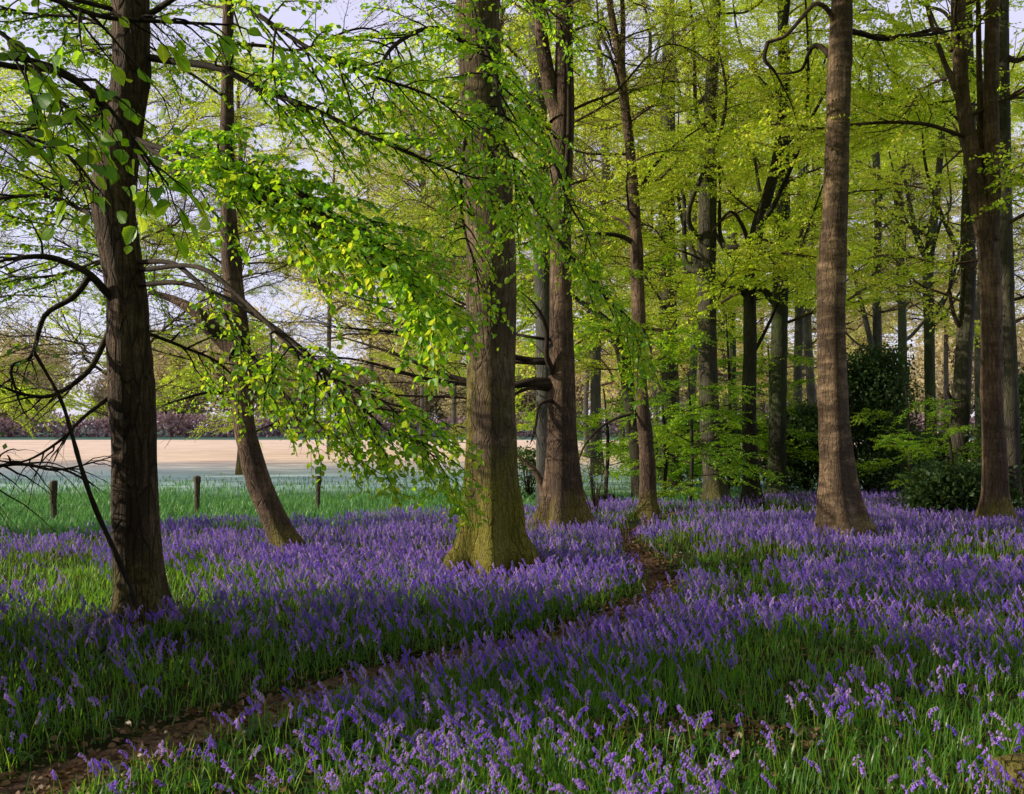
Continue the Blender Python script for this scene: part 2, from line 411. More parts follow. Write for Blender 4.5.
def soil_mat():
    m, nt, out = new_mat('trodden_soil')
    geo = N(nt, 'ShaderNodeNewGeometry')
    n = N(nt, 'ShaderNodeTexNoise', inputs={'Scale': 22, 'Detail': 8, 'Roughness': .7}); nt.links.new(geo.outputs['Position'], n.inputs['Vector'])
    c = ramp(nt, n.outputs[0], [(.3, (.06, .03, .02)), (.55, (.15, .08, .055)), (.75, (.27, .155, .105))])
    b = N(nt, 'ShaderNodeBsdfPrincipled', inputs={'Roughness': .95}); nt.links.new(c, b.inputs['Base Color'])
    bp = N(nt, 'ShaderNodeBump', inputs={'Strength': 1, 'Distance': .03}); nt.links.new(n.outputs[0], bp.inputs['Height']); nt.links.new(bp.outputs[0], b.inputs['Normal'])
    nt.links.new(b.outputs[0], out.inputs[0]); return m
M['soil'] = soil_mat()
def wire_mat():
    m, nt, out = new_mat('galvanised_wire')
    b = N(nt, 'ShaderNodeBsdfPrincipled', inputs={'Roughness': .5, 'Metallic': .8}); b.inputs['Base Color'].default_value = (.25, .25, .25, 1)
    nt.links.new(b.outputs[0], out.inputs[0]); return m
M['wire'] = wire_mat()

# ------------------------------------------------------------------ camera, sky, sun
cam = bpy.data.cameras.new('camera'); co = bpy.data.objects.new('camera', cam); COL.objects.link(co)
cam.sensor_width = 36; cam.lens = 36 * F / 1024; cam.clip_start = .05; cam.clip_end = 3000
cam.shift_y = (HZ - 397) / 1024
co.location = (0, 0, CH); co.rotation_euler = (PI / 2, 0, 0)
sc.camera = co
sc.render.resolution_x, sc.render.resolution_y = 1024, 794

SUN_EL, SUN_AZ = math.radians(22), math.radians(-95)     # azimuth measured from straight ahead (+Y), negative = to the left
sd = Vector((math.sin(SUN_AZ) * math.cos(SUN_EL), math.cos(SUN_AZ) * math.cos(SUN_EL), math.sin(SUN_EL)))
sl = bpy.data.lights.new('sun', 'SUN'); sl.energy = 5.0; sl.angle = math.radians(.6); sl.color = (1, .89, .68)
so = bpy.data.objects.new('sun', sl); COL.objects.link(so); so.rotation_euler = sd.to_track_quat('Z', 'Y').to_euler()
w = bpy.data.worlds.new('World'); sc.world = w; w.use_nodes = True
nt = w.node_tree; nt.nodes.clear()
sky = nt.nodes.new('ShaderNodeTexSky'); sky.sky_type = 'NISHITA'; sky.sun_disc = False
sky.sun_elevation = SUN_EL; sky.sun_rotation = SUN_AZ; sky.air_density = 1.0; sky.dust_density = 1.6; sky.ozone_density = 3.0
bg = nt.nodes.new('ShaderNodeBackground'); bg.inputs[1].default_value = .15
wo = nt.nodes.new('ShaderNodeOutputWorld')
hz_ = nt.nodes.new('ShaderNodeMix'); hz_.data_type = 'RGBA'; hz_.inputs[0].default_value = .6; hz_.inputs[7].default_value = (7.6, 7.1, 9.0, 1)   # thin bright morning haze over the blue
nt.links.new(sky.outputs[0], hz_.inputs[6]); nt.links.new(hz_.outputs[2], bg.inputs[0]); nt.links.new(bg.outputs[0], wo.inputs[0])
sc.view_settings.view_transform = 'Standard'; sc.view_settings.look = 'None'; sc.view_settings.exposure = 0
cy = sc.cycles
cy.max_bounces = 7; cy.diffuse_bounces = 4; cy.glossy_bounces = 2; cy.transmission_bounces = 5; cy.transparent_max_bounces = 4
cy.use_denoising = True
cy.caustics_reflective = False; cy.caustics_refractive = False

# ------------------------------------------------------------------ the setting
def grid_axis(a, b, step, far):
    inner = np.arange(a, b + 1e-6, step); out = [a]; s = step
    lo = []; v = a
    while v > -far: s *= 1.5; v -= s; lo.append(v)
    hi = []; v = b; s = step
    while v < far: s *= 1.5; v += s; hi.append(v)
    return np.array(lo[::-1] + list(inner) + hi)
gx = grid_axis(-12, 12, .2, 900); gy = grid_axis(2, 26, .2, 900)
XX, YY = np.meshgrid(gx, gy, indexing='ij')
V = np.stack([XX, YY, gh(XX, YY)], -1).reshape(-1, 3)
ii = np.arange(len(gx) * len(gy)).reshape(len(gx), len(gy))
Fa = np.stack([ii[:-1, :-1], ii[1:, :-1], ii[1:, 1:], ii[:-1, 1:]], -1).reshape(-1, 4)
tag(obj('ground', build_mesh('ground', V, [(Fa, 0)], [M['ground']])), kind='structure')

def path_sheet():
    n = len(PATHC); tg = np.gradient(PATHC, axis=0); tg /= np.linalg.norm(tg, axis=1, keepdims=True)
    nr = np.stack([tg[:, 1], -tg[:, 0]], -1); k = 7
    rows = []
    for j in range(k):
        s = (j / (k - 1) - .5) * 2
        wd = np.interp(PATHC[:, 1], [7, 8.5, 11, 15], [.2, .17, .13, .13]) + .06 * n2(PATHC[:, 0], PATHC[:, 1], 2.2, 8 + (j > 3)) - .007 * np.clip(PATHC[:, 1] - 6, 0, 9)
        q = PATHC + nr * (s * wd)[:, None]
        rows.append(np.concatenate([q, (gh(q[:, 0], q[:, 1]) + .012 * (1 - s * s) + .004)[:, None]], 1))
    V = np.stack(rows, 1).reshape(-1, 3); i = np.arange(n * k).reshape(n, k)
    Fa = np.stack([i[:-1, :-1], i[:-1, 1:], i[1:, 1:], i[1:, :-1]], -1).reshape(-1, 4)
    tag(obj('path', build_mesh('path', V, [(Fa, 0)], [M['soil']])), kind='structure')
path_sheet()

# ------------------------------------------------------------------ trunks
def trunk_mesh(name, pts, mat, seed, lobes=0, lobe_amp=.25, lobe_h=.5, res=40, dz=.07, lump=.085, ripple=0.0, knots=16):
    """pts: x, y, z, radius from the foot up (local to the foot)"""
    pts = np.asarray(pts, float)
    L = np.linalg.norm(np.diff(pts[:, :3], axis=0), axis=1).sum()
    n = int(min(200, max(20, L / dz)))
    seg = np.concatenate([[0], np.cumsum(np.linalg.norm(np.diff(pts[:, :3], axis=0), axis=1))]); seg /= seg[-1]
    c = catmull(pts, n * 4)
    cs = np.concatenate([[0], np.cumsum(np.linalg.norm(np.diff(c[:, :3], axis=0), axis=1))]); cs /= cs[-1]
    t = np.linspace(0, 1, n) ** 1.15
    c = np.stack([np.interp(t, cs, c[:, k]) for k in range(4)], 1)
    th = np.arange(res) * 2 * PI / res
    TH, Z = np.meshgrid(th, c[:, 2]); r = np.maximum(c[:, 3], .006)[:, None]
    nz = lump * vnoise(np.stack([np.cos(TH) * 1.3 + seed, np.sin(TH) * 1.3, Z * 1.1], -1), seed) \
        + lump * .4 * vnoise(np.stack([np.cos(TH) * 3.5, np.sin(TH) * 3.5 + seed, Z * 3], -1), seed + 1)
    if lobes:
        rg = np.random.default_rng(seed)
        ph = rg.uniform(0, 2 * PI)
        lb = np.maximum(np.cos(lobes * TH * .5 + ph + .25 * np.sin(TH + ph)) ** 2, 0) ** 1.5 * 1.5 - .55 + .12 * np.cos(2 * TH + ph * 2)
        nz = nz + lobe_amp * lb * np.exp(-np.maximum(Z, 0) / lobe_h)
        nz = nz + .25 * lobe_amp * lb * np.exp(-np.maximum(Z, 0) / (lobe_h * 4))
    if ripple:
        nz = nz + ripple * vnoise(np.stack([np.cos(TH) * .7, np.sin(TH) * .7, Z * 6.5], -1), seed + 2) * np.clip((Z - 1) / 2, 0, 1)
    rk = np.random.default_rng(seed + 9)
    for k in range(knots):
        a0, z0 = rk.uniform(0, 2 * PI), rk.uniform(.5, max(1, pts[-1, 2] * .7)); q = ((((TH - a0 + PI) % (2 * PI)) - PI) * r / .10) ** 2 + ((Z - z0) / rk.uniform(.05, .12)) ** 2
        nz = nz + rk.uniform(.08, .2) * (np.exp(-q * .5) - 1.1 * np.exp(-q * 2.2))
    rr = r * (1 + nz)
    V = np.stack([c[:, 0:1] + np.cos(TH) * rr, c[:, 1:2] + np.sin(TH) * rr, np.broadcast_to(c[:, 2:3], TH.shape)], -1).reshape(-1, 3)
    i = np.arange(n * res).reshape(n, res); nx = np.roll(i, -1, 1)
    Fa = np.stack([i[:-1], nx[:-1], nx[1:], i[1:]], -1).reshape(-1, 4)
    return build_mesh(name, V, [(Fa, 0)], [mat])

class Tree:
    def __init__(s, name, label, d, path, mat, H=14, seed=1, top_r=.05, cat='tree', group=None, depth=None, lobes=0, ground_drop=.12, **kw):
        """path: photo pixel x, y and width of the trunk from the foot up, at depth d"""
        pw = []
        for k, (px, py, wd) in enumerate(path):
            dd = d + (depth[k] if depth else 0)
            p = P(px, py, dd); pw.append([*p, wd / F * dd * K / 2])
        pw = np.array(pw)
        g = float(gh(pw[0, 0], pw[0, 1]))
        foot = pw[0].copy(); foot[2] = g - ground_drop
        if pw[0, 2] > g - .05: pw = np.vstack([foot, pw])
        else: pw[0, 2] = foot[2]
        if pw[-1, 2] < H:
            dirn = unit(pw[-1, :3] - pw[-2, :3] + np.array([0, 0, 1.5])); last = pw[-1].copy()
            rg = np.random.default_rng(seed)
            for k in (1, 2, 3):
                f = k / 3; q = last.copy(); q[:3] += dirn * (H - last[2]) * f; q[:2] += rg.normal(0, .15, 2) * f
                q[3] = last[3] + (top_r - last[3]) * f; pw = np.vstack([pw, q])
        s.base = np.array([pw[0, 0], pw[0, 1], g]); s.pw = pw; s.H = H; s.rng = np.random.default_rng(seed + 100); s.d = d
        s.root = thing(name, s.base, label, cat, group)
        loc = pw.copy(); loc[:, :3] -= s.base
        s.trunk = obj('trunk', trunk_mesh('trunk', loc, mat, seed, lobes, **kw), s.root)
    def at(s, z):
        return np.array([np.interp(z, s.pw[:, 2], s.pw[:, k]) for k in range(4)])
    def forks(s, n, z0, z1, mat, length=(2.5, 5)):
        """ascending limbs that leave the trunk high up"""
        for k in range(n):
            z = s.rng.uniform(z0, z1); p = s.at(z); a = s.rng.uniform(0, 6.28); L = s.rng.uniform(*length); o = s.rng.uniform(.25, .6) * L
            h = np.array([math.cos(a), math.sin(a), 0]); q = s.rng.normal(0, .06 * L, (4, 3))
            s.limb([p[:3], p[:3] + h * o * .35 + UP * L * .15 + q[0], p[:3] + h * o * .7 + UP * L * .45 + q[1], p[:3] + h * o + UP * L + q[2]], max(.012, p[3] * s.rng.uniform(.3, .6)), mat, .008, sides=7)
    def limb(s, pts, r0, mat, r1=.01, twigs=None, sides=10):
        """a forked stem or bare limb; pts are world points"""
        c = catmull(np.array(pts), 26) - s.base; t = np.linspace(0, 1, 26)
        tb = Tubes(); tb.add(c, r0 * (1 - t) + r1 * t + .3 * r0 * np.exp(-t * 25), sides)
        return obj('branch', tb.mesh('branch', mat), s.root)
    def spray(s, pts, r0, twig_len, leafmat, twigmat='twig', lod=1, **kw):
        tb, lv = branch(np.array(pts) - s.base, r0, twig_len, s.rng, **kw)
        b = obj('branch', tb.mesh('branch', M[twigmat]), s.root)
        if lv.p: obj('foliage', lv.mesh('foliage', M[leafmat], lod, s.rng), b)
        return b
    def crown(s, z0, z1, n, protos, sc0, sc1, az=None, spread=PI, tilt=(-.1, .55), taper=.5):
        ph = s.rng.uniform(0, 6.28)
        for k in range(n):
            u = (k + s.rng.uniform(.2, .8)) / n; z = z0 + (z1 - z0) * u
            p = s.at(z)[:3] - s.base
            a = ph + k * 2.4 if az is None else az + s.rng.uniform(-spread, spread)
            S = s.rng.uniform(sc0, sc1) * (1 - taper * u)
            bm, fm = protos[s.rng.integers(len(protos))]
            b = obj('branch', bm, s.root, p, (s.rng.normal(0, .15), -s.rng.uniform(*tilt), a), S)
            if fm: obj('foliage', fm, b)

# ---- branch prototypes (they lie along +X), shared by the crowns
def proto(n, L, r0, twig_len, leafmat, twigmat, lod, seed, bow=.1, **kw):
    out = []
    for k in range(n):
        rg = np.random.default_rng(seed + k)
        way = [(0, 0, 0), (L * .3, rg.normal(0, .06) * L, L * rg.uniform(.0, .08)), (L * .65, rg.normal(0, bow) * L, L * rg.uniform(-.3 * bow, bow)),
               (L * .95, rg.normal(0, bow * 1.5) * L, L * rg.uniform(-bow, bow))]
        tb, lv = branch(way, r0, twig_len, rg, **kw)
        out.append((tb.mesh('branch', M[twigmat]), lv.mesh('foliage', M[leafmat], lod, rg) if lv.p else None))
    return out
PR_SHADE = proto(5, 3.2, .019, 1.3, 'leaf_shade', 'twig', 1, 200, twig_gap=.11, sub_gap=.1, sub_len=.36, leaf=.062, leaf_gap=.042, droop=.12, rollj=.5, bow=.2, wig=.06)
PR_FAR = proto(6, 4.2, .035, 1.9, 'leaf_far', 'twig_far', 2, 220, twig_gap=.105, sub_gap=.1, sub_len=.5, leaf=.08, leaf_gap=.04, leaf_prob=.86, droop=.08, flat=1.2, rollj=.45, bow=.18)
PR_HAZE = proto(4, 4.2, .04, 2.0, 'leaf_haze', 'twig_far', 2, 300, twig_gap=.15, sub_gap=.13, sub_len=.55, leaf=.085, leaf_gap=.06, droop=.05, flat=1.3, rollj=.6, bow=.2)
PR_FRESH = proto(4, 2.6, .02, 1.3, 'leaf_fresh', 'twig', 2, 240, twig_gap=.09, sub_gap=.09, sub_len=.36, leaf=.085, leaf_gap=.04, droop=.12, flat=.45, rollj=.2)
PR_BUD = proto(5, 4.4, .035, 2.2, 'bud', 'twig_far', 2, 260, twig_gap=.12, sub_gap=.1, sub_len=.6, leaf=.045, leaf_gap=.06, droop=-.1, flat=1.0, leaf_prob=.6, rollj=1.2, bow=.25)
PR_GOLD = proto(3, 1.6, .012, .7, 'leaf_near', 'twig', 1, 280, twig_gap=.09, sub_gap=.1, sub_len=.24, leaf=.06, leaf_gap=.045, rollj=.5)

TREES = {}
# left tree: dark furrowed trunk
t = Tree('beech_tree', 'dark furrowed trunk at the left with bare crooked limbs and bright leafy boughs reaching right', 8.3,
         [(140, 612, 60), (139, 590, 52), (137, 560, 47), (135, 500, 44), (134, 430, 43), (129, 350, 42), (127, 300, 40), (116, 230, 41), (113, 195, 40),
          (123, 130, 37), (131, 70, 36), (131, 0, 35)], M['bark_oak'], H=15, seed=21, lobes=5, lobe_amp=.14, lobe_h=.35, res=56, dz=.05)
T1 = t
d = 8.3
t.limb([P(108, 118, d), P(96, 98, d - .1), P(80, 84, d - .2), P(50, 70, d - .4), P(10, 66, d - .6), P(-60, 50, d - .8)], .03, M['twig'], .02)
t.spray([P(118, 305, d - .1), P(88, 275, d - .25), P(53, 258, d - .35), P(21, 257, d - .5), P(0, 264, d - .6), P(-70, 300, d - .8)], .032, .8, 'leaf_shade', twig_gap=.12, leaf=.055, leaf_prob=.6, wig=.05, start=.3, rollj=.9)
t.spray([P(92, 272, d - .25), P(74, 296, d - .3), P(46, 317, d - .35), P(33, 354, d - .4), P(14, 366, d - .45), P(14, 391, d - .5), P(25, 415, d - .5)], .022, .45, 'leaf_shade', leaf_prob=.4, twig_gap=.09, wig=.05, start=.3)
t.spray([P(110, 330, d), P(85, 375, d - .3), P(50, 395, d - .4), P(10, 390, d - .5), P(-40, 370, d - .6)], .022, .6, 'leaf_shade', leafy=False, twig_gap=.1, start=.2)
t.spray([P(118, 390, d), P(90, 412, d - .2), P(60, 440, d - .3), P(20, 462, d - .4), P(-30, 455, d - .5)], .016, .6, 'leaf_shade', leafy=False, twig_gap=.09, droop=.4, start=.2)
t.spray([P(-120, 430, d - .3), P(-40, 470, d - .4), P(20, 462, d - .4), P(60, 470, d - .4), P(112, 458, d - .4)], .02, .7, 'leaf_shade', leafy=False, twig_gap=.08, droop=.5, start=.2)
# boughs of the left tree that carry the bright green sprays
NEAR = dict(leafmat='leaf_near', lod=0, leaf=.053, leaf_gap=.030, twig_gap=.075, sub_gap=.075, sub_len=.3, flat=.8, roll=.55, rollj=.3)
t.spray([P(146, 57, d), P(215, 70, d - .3), P(265, 92, d - .6), P(300, 103, d - .8), P(358, 128, d - 1.0), P(430, 167, d - 1.0), P(486, 178, d - .9)], .028, .75, **{**NEAR, 'leaf_prob': .75, 'start': .15})
t.spray([P(126, 135, d), P(170, 152, d - .5), P(230, 165, d - .9), P(300, 190, d - 1.2), P(360, 230, d - 1.4), P(410, 275, d - 1.5), P(436, 305, d - 1.5)], .024, 1.0, **{**NEAR, 'twig_gap': .052, 'droop': .25, 'leaf_prob': .95})
t.spray([P(128, 150, d), P(180, 175, d - .7), P(250, 180, d - 1.3), P(330, 215, d - 1.7), P(385, 252, d - 1.9), P(415, 282, d - 2.0)], .02, .8, **{**NEAR, 'twig_gap': .062, 'droop': .3, 'leaf_prob': .9})
t.spray([P(130, 140, d), P(190, 168, d - .9), P(260, 192, d - 1.5), P(330, 232, d - 1.9), P(390, 272, d - 2.15), P(425, 305, d - 2.2)], .016, .8, **{**NEAR, 'twig_gap': .06, 'droop': .3})
t.spray([P(140, 20, d), P(210, -20, d - .4), P(260, 15, d - .8), P(310, 45, d - .9), P(360, 70, d - 1), P(430, 100, d - 1), P(480, 135, d - .9)], .022, .9, **{**NEAR, 'leaf_prob': .8})
t.spray([P(133, 262, d), P(166, 262, d - .3), P(190, 275, d - .6), P(222, 306, d - .9), P(250, 348, d - 1.1), P(290, 398, d - 1.3), P(328, 438, d - 1.4), P(370, 470, d - 1.4)], .02, .7, **{**NEAR, 'start': .35, 'droop': .3, 'twig_gap': .085, 'leaf_prob': .8})
t.spray([P(135, 285, d), P(180, 283, d - .5), P(240, 306, d - 1.0), P(310, 352, d - 1.4), P(350, 390, d - 1.6), P(390, 430, d - 1.6), P(420, 448, d - 1.5), P(440, 466, d - 1.5)], .02, .9, **{**NEAR, 'start': .4, 'twig_gap': .08, 'droop': .3, 'leaf_prob': .8})
t.spray([P(137, 270, d), P(200, 268, d - .8), P(265, 318, d - 1.3), P(320, 366, d - 1.7), P(372, 398, d - 1.9), P(405, 422, d - 1.9)], .018, .8, **{**NEAR, 'start': .42, 'twig_gap': .1, 'droop': .3, 'leaf_prob': .75})
t.spray([P(138, 330, d), P(180, 345, d + .2), P(215, 360, d + .3), P(250, 390, d + .4), P(300, 420, d + .5)], .014, .6, **{**NEAR, 'lod': 1, 'leaf_prob': .6})
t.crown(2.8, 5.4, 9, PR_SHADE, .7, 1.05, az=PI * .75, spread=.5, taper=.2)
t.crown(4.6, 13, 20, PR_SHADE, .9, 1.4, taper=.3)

t = Tree('leaning_tree', 'small leaning tree with reddish trunk and broken side limb behind the furrowed left tree', 12.2,
         [(290, 548, 34), (278, 525, 28), (262, 490, 26), (250, 450, 23), (244, 420, 21), (240, 350, 21), (233, 280, 19), (228, 200, 15), (227, 120, 13), (228, 30, 11)],
         M['bark_mid'], H=10.5, seed=33, lobes=4, lobe_amp=.1, lobe_h=.25, res=28)
T2 = t; d = 12.2
t.limb([P(238, 350, d), P(222, 338, d), P(205, 322, d - .1), P(196, 312, d - .1), P(175, 300, d), P(150, 292, d)], .13, M['bark_mid'], .03)
t.spray([P(243, 400, d), P(215, 392, d - .2), P(185, 398, d - .4), P(150, 412, d - .5)], .03, .9, 'leaf_near', leafy=False, twig_gap=.16)
t.crown(1.3, 4.6, 8, PR_GOLD, .5, .9, taper=.3, tilt=(-.2, .2))
t.crown(4.5, 10, 9, PR_BUD, .5, .8)

t = Tree('beech_tree', 'thickest trunk in the wood, mossy yellow foot and sunlit left flank, beside the path', 11.0,
         [(494, 556, 79.0), (494, 545, 69.6), (493, 530, 62.0), (493, 510, 62.0), (492, 480, 54.5), (492, 440, 51.7), (491, 380, 49.8), (491, 300, 49.8), (491, 240, 47.9), (488, 170, 46.1),
          (484, 110, 45.1), (480, 50, 43.2), (478, 0, 42.3)], M['bark_moss'], H=18, seed=42, lobes=6, lobe_amp=.40, lobe_h=.45, res=72, dz=.05, lump=.05)
T3 = t; d = 11.0
t.spray([P(484, 60, d), P(440, 30, d - .6), P(400, 40, d - 1.2), P(380, 70, d - 1.8), P(370, 110, d - 2.2)], .03, 1.1, **{**NEAR, 'lod': 1})
t.spray([P(486, 20, d - .2), P(480, 30, d - 1.0), P(490, 60, d - 1.8), P(500, 110, d - 2.4), P(510, 170, d - 2.8), P(520, 230, d - 3.0)], .028, 1.0, **NEAR)
t.spray([P(490, 110, d - .2), P(470, 130, d - 1.0), P(462, 190, d - 1.6), P(470, 250, d - 2.0), P(480, 300, d - 2.2)], .022, .7, **{**NEAR, 'droop': .3, 'leaf_prob': .6})
t.spray([P(494, 150, d - .2), P(515, 175, d - .8), P(550, 225, d - 1.4), P(590, 275, d - 1.8), P(625, 320, d - 2.0), P(645, 365, d - 2.1)], .022, .8, **{**NEAR, 'droop': .3})
t.spray([P(490, 90, d - .2), P(530, 110, d - .8), P(555, 160, d - 1.2), P(575, 215, d - 1.6), P(600, 270, d - 1.8)], .02, .7, **{**NEAR, 'leaf_prob': .7})
t.spray([P(480, -10, d), P(520, -5, d - .6), P(550, 10, d - 1.0), P(580, 50, d - 1.3)], .02, .8, **{**NEAR, 'lod': 1, 'leaf_prob': .7})
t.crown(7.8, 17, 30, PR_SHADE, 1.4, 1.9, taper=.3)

t = Tree('beech_tree', 'brown trunk with mossy buttressed foot just behind the thickest trunk, long bare low limbs', 14.8,
         [(563, 532, 62), (563, 522, 52), (563, 505, 40), (563, 475, 34), (562, 430, 29), (562, 390, 27), (561, 300, 22), (561, 200, 21), (563, 120, 22), (564, 60, 18), (565, 0, 17)],
         M['bark_mid'], H=17, seed=57, lobes=5, lobe_amp=.45, lobe_h=.5, res=44)
T4 = t; d = 14.8
t.limb([P(560, 118, d), P(552, 95, d), P(545, 60, d), P(541, 30, d), P(540, -20, d + .1), P(536, -120, d + .2)], .13, M['bark_mid'], .07)
t.limb([P(561, 205, d), P(568, 150, d - .2), P(569, 90, d - .2), P(567, 40, d - .2)], .05, M['twig'], .02)
for (y0, x1, y1, x2, y2, r, dz) in ((386, 440, 372, 330, 332, .075, .3), (383, 440, 382, 300, 352, .06, -.4), (362, 470, 352, 340, 300, .05, .8), (360, 450, 340, 310, 322, .05, -1.0), (340, 480, 310, 360, 262, .025, .5), (392, 420, 395, 320, 398, .028, -.2)):
    t.spray([P(562, y0, d), P(530, y0 - 2, d - .1), P(500, (y0 + y1) / 2 + 4, d + dz * .3), P(x1, y1, d + dz), P((x1 + x2) / 2, (y1 + y2) / 2 - 3, d + dz * 1.5), P(x2, y2, d + dz * 2)],
            r, 1.3, 'bud', twigmat='twig', lod=2, leaf=.05, leaf_gap=.09, leaf_prob=.45, twig_gap=.16, sub_gap=.16, sub_len=.45, droop=-.1, start=.22, flat=1.0, wig=.04)
t.spray([P(562, 384, d), P(548, 360, d - .2), P(547, 330, d - .3), P(535, 305, d - .4), P(520, 290, d - .4)], .05, .5, 'bud', leafy=False, twig_gap=.2)
t.spray([P(560, 400, d), P(540, 405, d - .3), P(535, 430, d - .4), P(530, 445, d - .5)], .03, .6, 'bud', leafy=False)
t.crown(4.8, 9, 9, PR_BUD, .6, .9, tilt=(.1, .6))
t.crown(8.5, 16, 10, PR_FAR, .9, 1.2)

t = Tree('beech_tree', 'straight grey trunk half hidden behind the brown buttressed trunk and the thickest one', 19.5,
         [(547, 500, 24), (546, 470, 20), (545, 380, 18), (544, 300, 18), (541, 200, 18), (538, 100, 17), (537, 0, 16)], M['bark_silver'], H=17, seed=61, res=28)
t.crown(2.0, 5.0, 7, PR_FRESH, .5, .8)
t.crown(5, 16, 16, PR_BUD, .8, 1.1, tilt=(.1, .6))

t = Tree('slender_tree', 'slender pale brown trunk with a slight bend and forked top right of the path', 17.5,
         [(648, 512, 24), (648, 500, 19), (647, 460, 16), (643, 410, 14), (640, 370, 13), (638, 300, 13), (635, 220, 11), (631, 160, 10), (624, 100, 9), (617, 45, 8), (608, -10, 6)],
         M['bark_mid'], H=12, seed=70, lobes=4, lobe_amp=.1, lobe_h=.3, res=26)
d = 17.5
t.limb([P(624, 100, d), P(622, 60, d), P(623, 20, d + .1), P(620, -40, d + .1)], .07, M['bark_mid'], .03)
t.limb([P(641, 248, d), P(620, 236, d - .1), P(590, 234, d - .2), P(575, 238, d - .2)], .05, M['twig'], .015)
t.limb([P(642, 413, d), P(620, 417, d - .2), P(600, 428, d - .3), P(585, 445, d - .4), P(577, 465, d - .4)], .03, M['twig'], .012)
t.limb([P(640, 190, d), P(655, 165, d), P(675, 145, d), P(700, 128, d + .2)], .04, M['twig'], .012)
t.limb([P(626, 110, d), P(612, 60, d - .2), P(600, 30, d - .2), P(596, -10, d - .2)], .035, M['twig'], .012)
t.crown(1.9, 4.6, 7, PR_FRESH, .45, .75)
t.crown(4.5, 11.5, 14, PR_FAR, .55, .8)

t = Tree('slender_tree', 'dark slanting trunk crossing behind the slender pale brown one', 22,
         [(640, 490, 18), (636, 440, 15), (630, 395, 15), (622, 350, 14), (610, 326, 12), (596, 312, 10), (575, 298, 8), (552, 280, 7)], M['bark_dark'], H=5, seed=77, res=22)
t.crown(2.6, 4.6, 4, PR_FAR, .4, .6)

def back_tree(name, label, d, path, mat, H, seed, crowns, **kw):
    t = Tree(name, label, d, path, M[mat], H=H, seed=seed, res=kw.pop('res', 24), dz=.12, **kw)
    t.forks(5, H * .25, H * .65, M[mat])
    for c in crowns: t.crown(*c[:6], **(c[6] if len(c) > 6 else {}))
    return t

GR = 'trees of the wood behind the clearing'
back_tree('beech_tree', 'grey trunk in shade between the slender pale trunk and the green-filmed pair', 26,
          [(673, 490, 24), (671, 440, 19), (668, 300, 17), (667, 200, 16), (668, 100, 15)], 'bark_grey', 17, 81, [(3.4, 15, 18, PR_FAR, .8, 1.2), (4, 9, 5, PR_BUD, .7, 1)])
back_tree('beech_tree', 'dark straight trunk rising behind the bright green sapling', 21,
          [(716, 500, 30), (715, 485, 22), (711, 440, 19), (708, 380, 18), (707, 300, 18), (708, 200, 17), (710, 120, 14)], 'bark_grey', 15, 82, [(3.2, 14, 20, PR_FAR, .7, 1.1)], lobes=4, lobe_amp=.15, lobe_h=.3)
t = back_tree('slender_tree', 'thin dark trunk curving to the right near its top beside the green-filmed trunk', 20,
          [(752, 500, 24), (751, 480, 17), (749, 420, 14), (750, 350, 13), (750, 290, 13), (757, 230, 13), (768, 195, 12), (778, 150, 9), (784, 90, 7)], 'bark_dark', 11, 83, [(4.2, 10.5, 10, PR_FAR, .6, .9)], lobes=4, lobe_amp=.12, lobe_h=.3)
t.limb([P(751, 250, 20), P(742, 225, 19.8), P(730, 212, 19.7), P(712, 232, 19.6)], .05, M['twig'], .015)
t.limb([P(750, 300, 20), P(735, 288, 19.9), P(720, 285, 19.9)], .05, M['twig'], .02)
back_tree('beech_tree', 'green-filmed straight trunk right of the thin curving one', 22,
          [(777, 495, 24), (777, 480, 19), (778, 400, 17), (780, 300, 16), (782, 220, 15), (783, 155, 13), (784, 90, 12)], 'bark_ivy', 16, 84, [(3.6, 15, 20, PR_FAR, .8, 1.1)])

t = Tree('beech_tree', 'tall brown trunk with rippled sunlit bark and a split buttressed foot right of the path', 14.0,
         [(844, 532, 50.8), (843, 520, 41.4), (840, 500, 35.7), (838, 470, 30.1), (834, 420, 27.3), (833, 380, 26.3), (831, 300, 26.3), (833, 250, 25.4), (836, 180, 23.5), (838, 120, 22.6), (839, 70, 22.6), (842, 0, 20.7)],
         M['bark_ripple'], H=18, seed=95, lobes=4, lobe_amp=.4, lobe_h=.6, res=56, dz=.05, ripple=.05)
T12 = t; d = 14.0
t.limb([P(836, 28, d), P(828, 10, d - .1), P(815, 4, d - .2), P(800, 20, d - .3), P(785, 36, d - .4), P(768, 42, d - .4)], .036, M['bark_mid'], .022)
t.spray([P(768, 42, d - .4), P(765, 60, d - .4), P(780, 80, d - .3), P(800, 130, d + .3)], .03, .6, 'leaf_far', lod=2, twig_gap=.2)
t.spray([P(846, 30, d), P(870, 36, d + .1), P(905, 36, d + .2), P(945, 32, d + .4), P(1000, 20, d + .5)], .04, 1.2, 'leaf_far', lod=2, twig_gap=.2)
t.spray([P(834, 60, d), P(815, 45, d + .3), P(800, 70, d + .6), P(770, 75, d + .8)], .04, 1.0, 'leaf_far', lod=2, twig_gap=.2)
t.crown(8.2, 17, 24, PR_FAR, 1.2, 1.6, taper=.3)

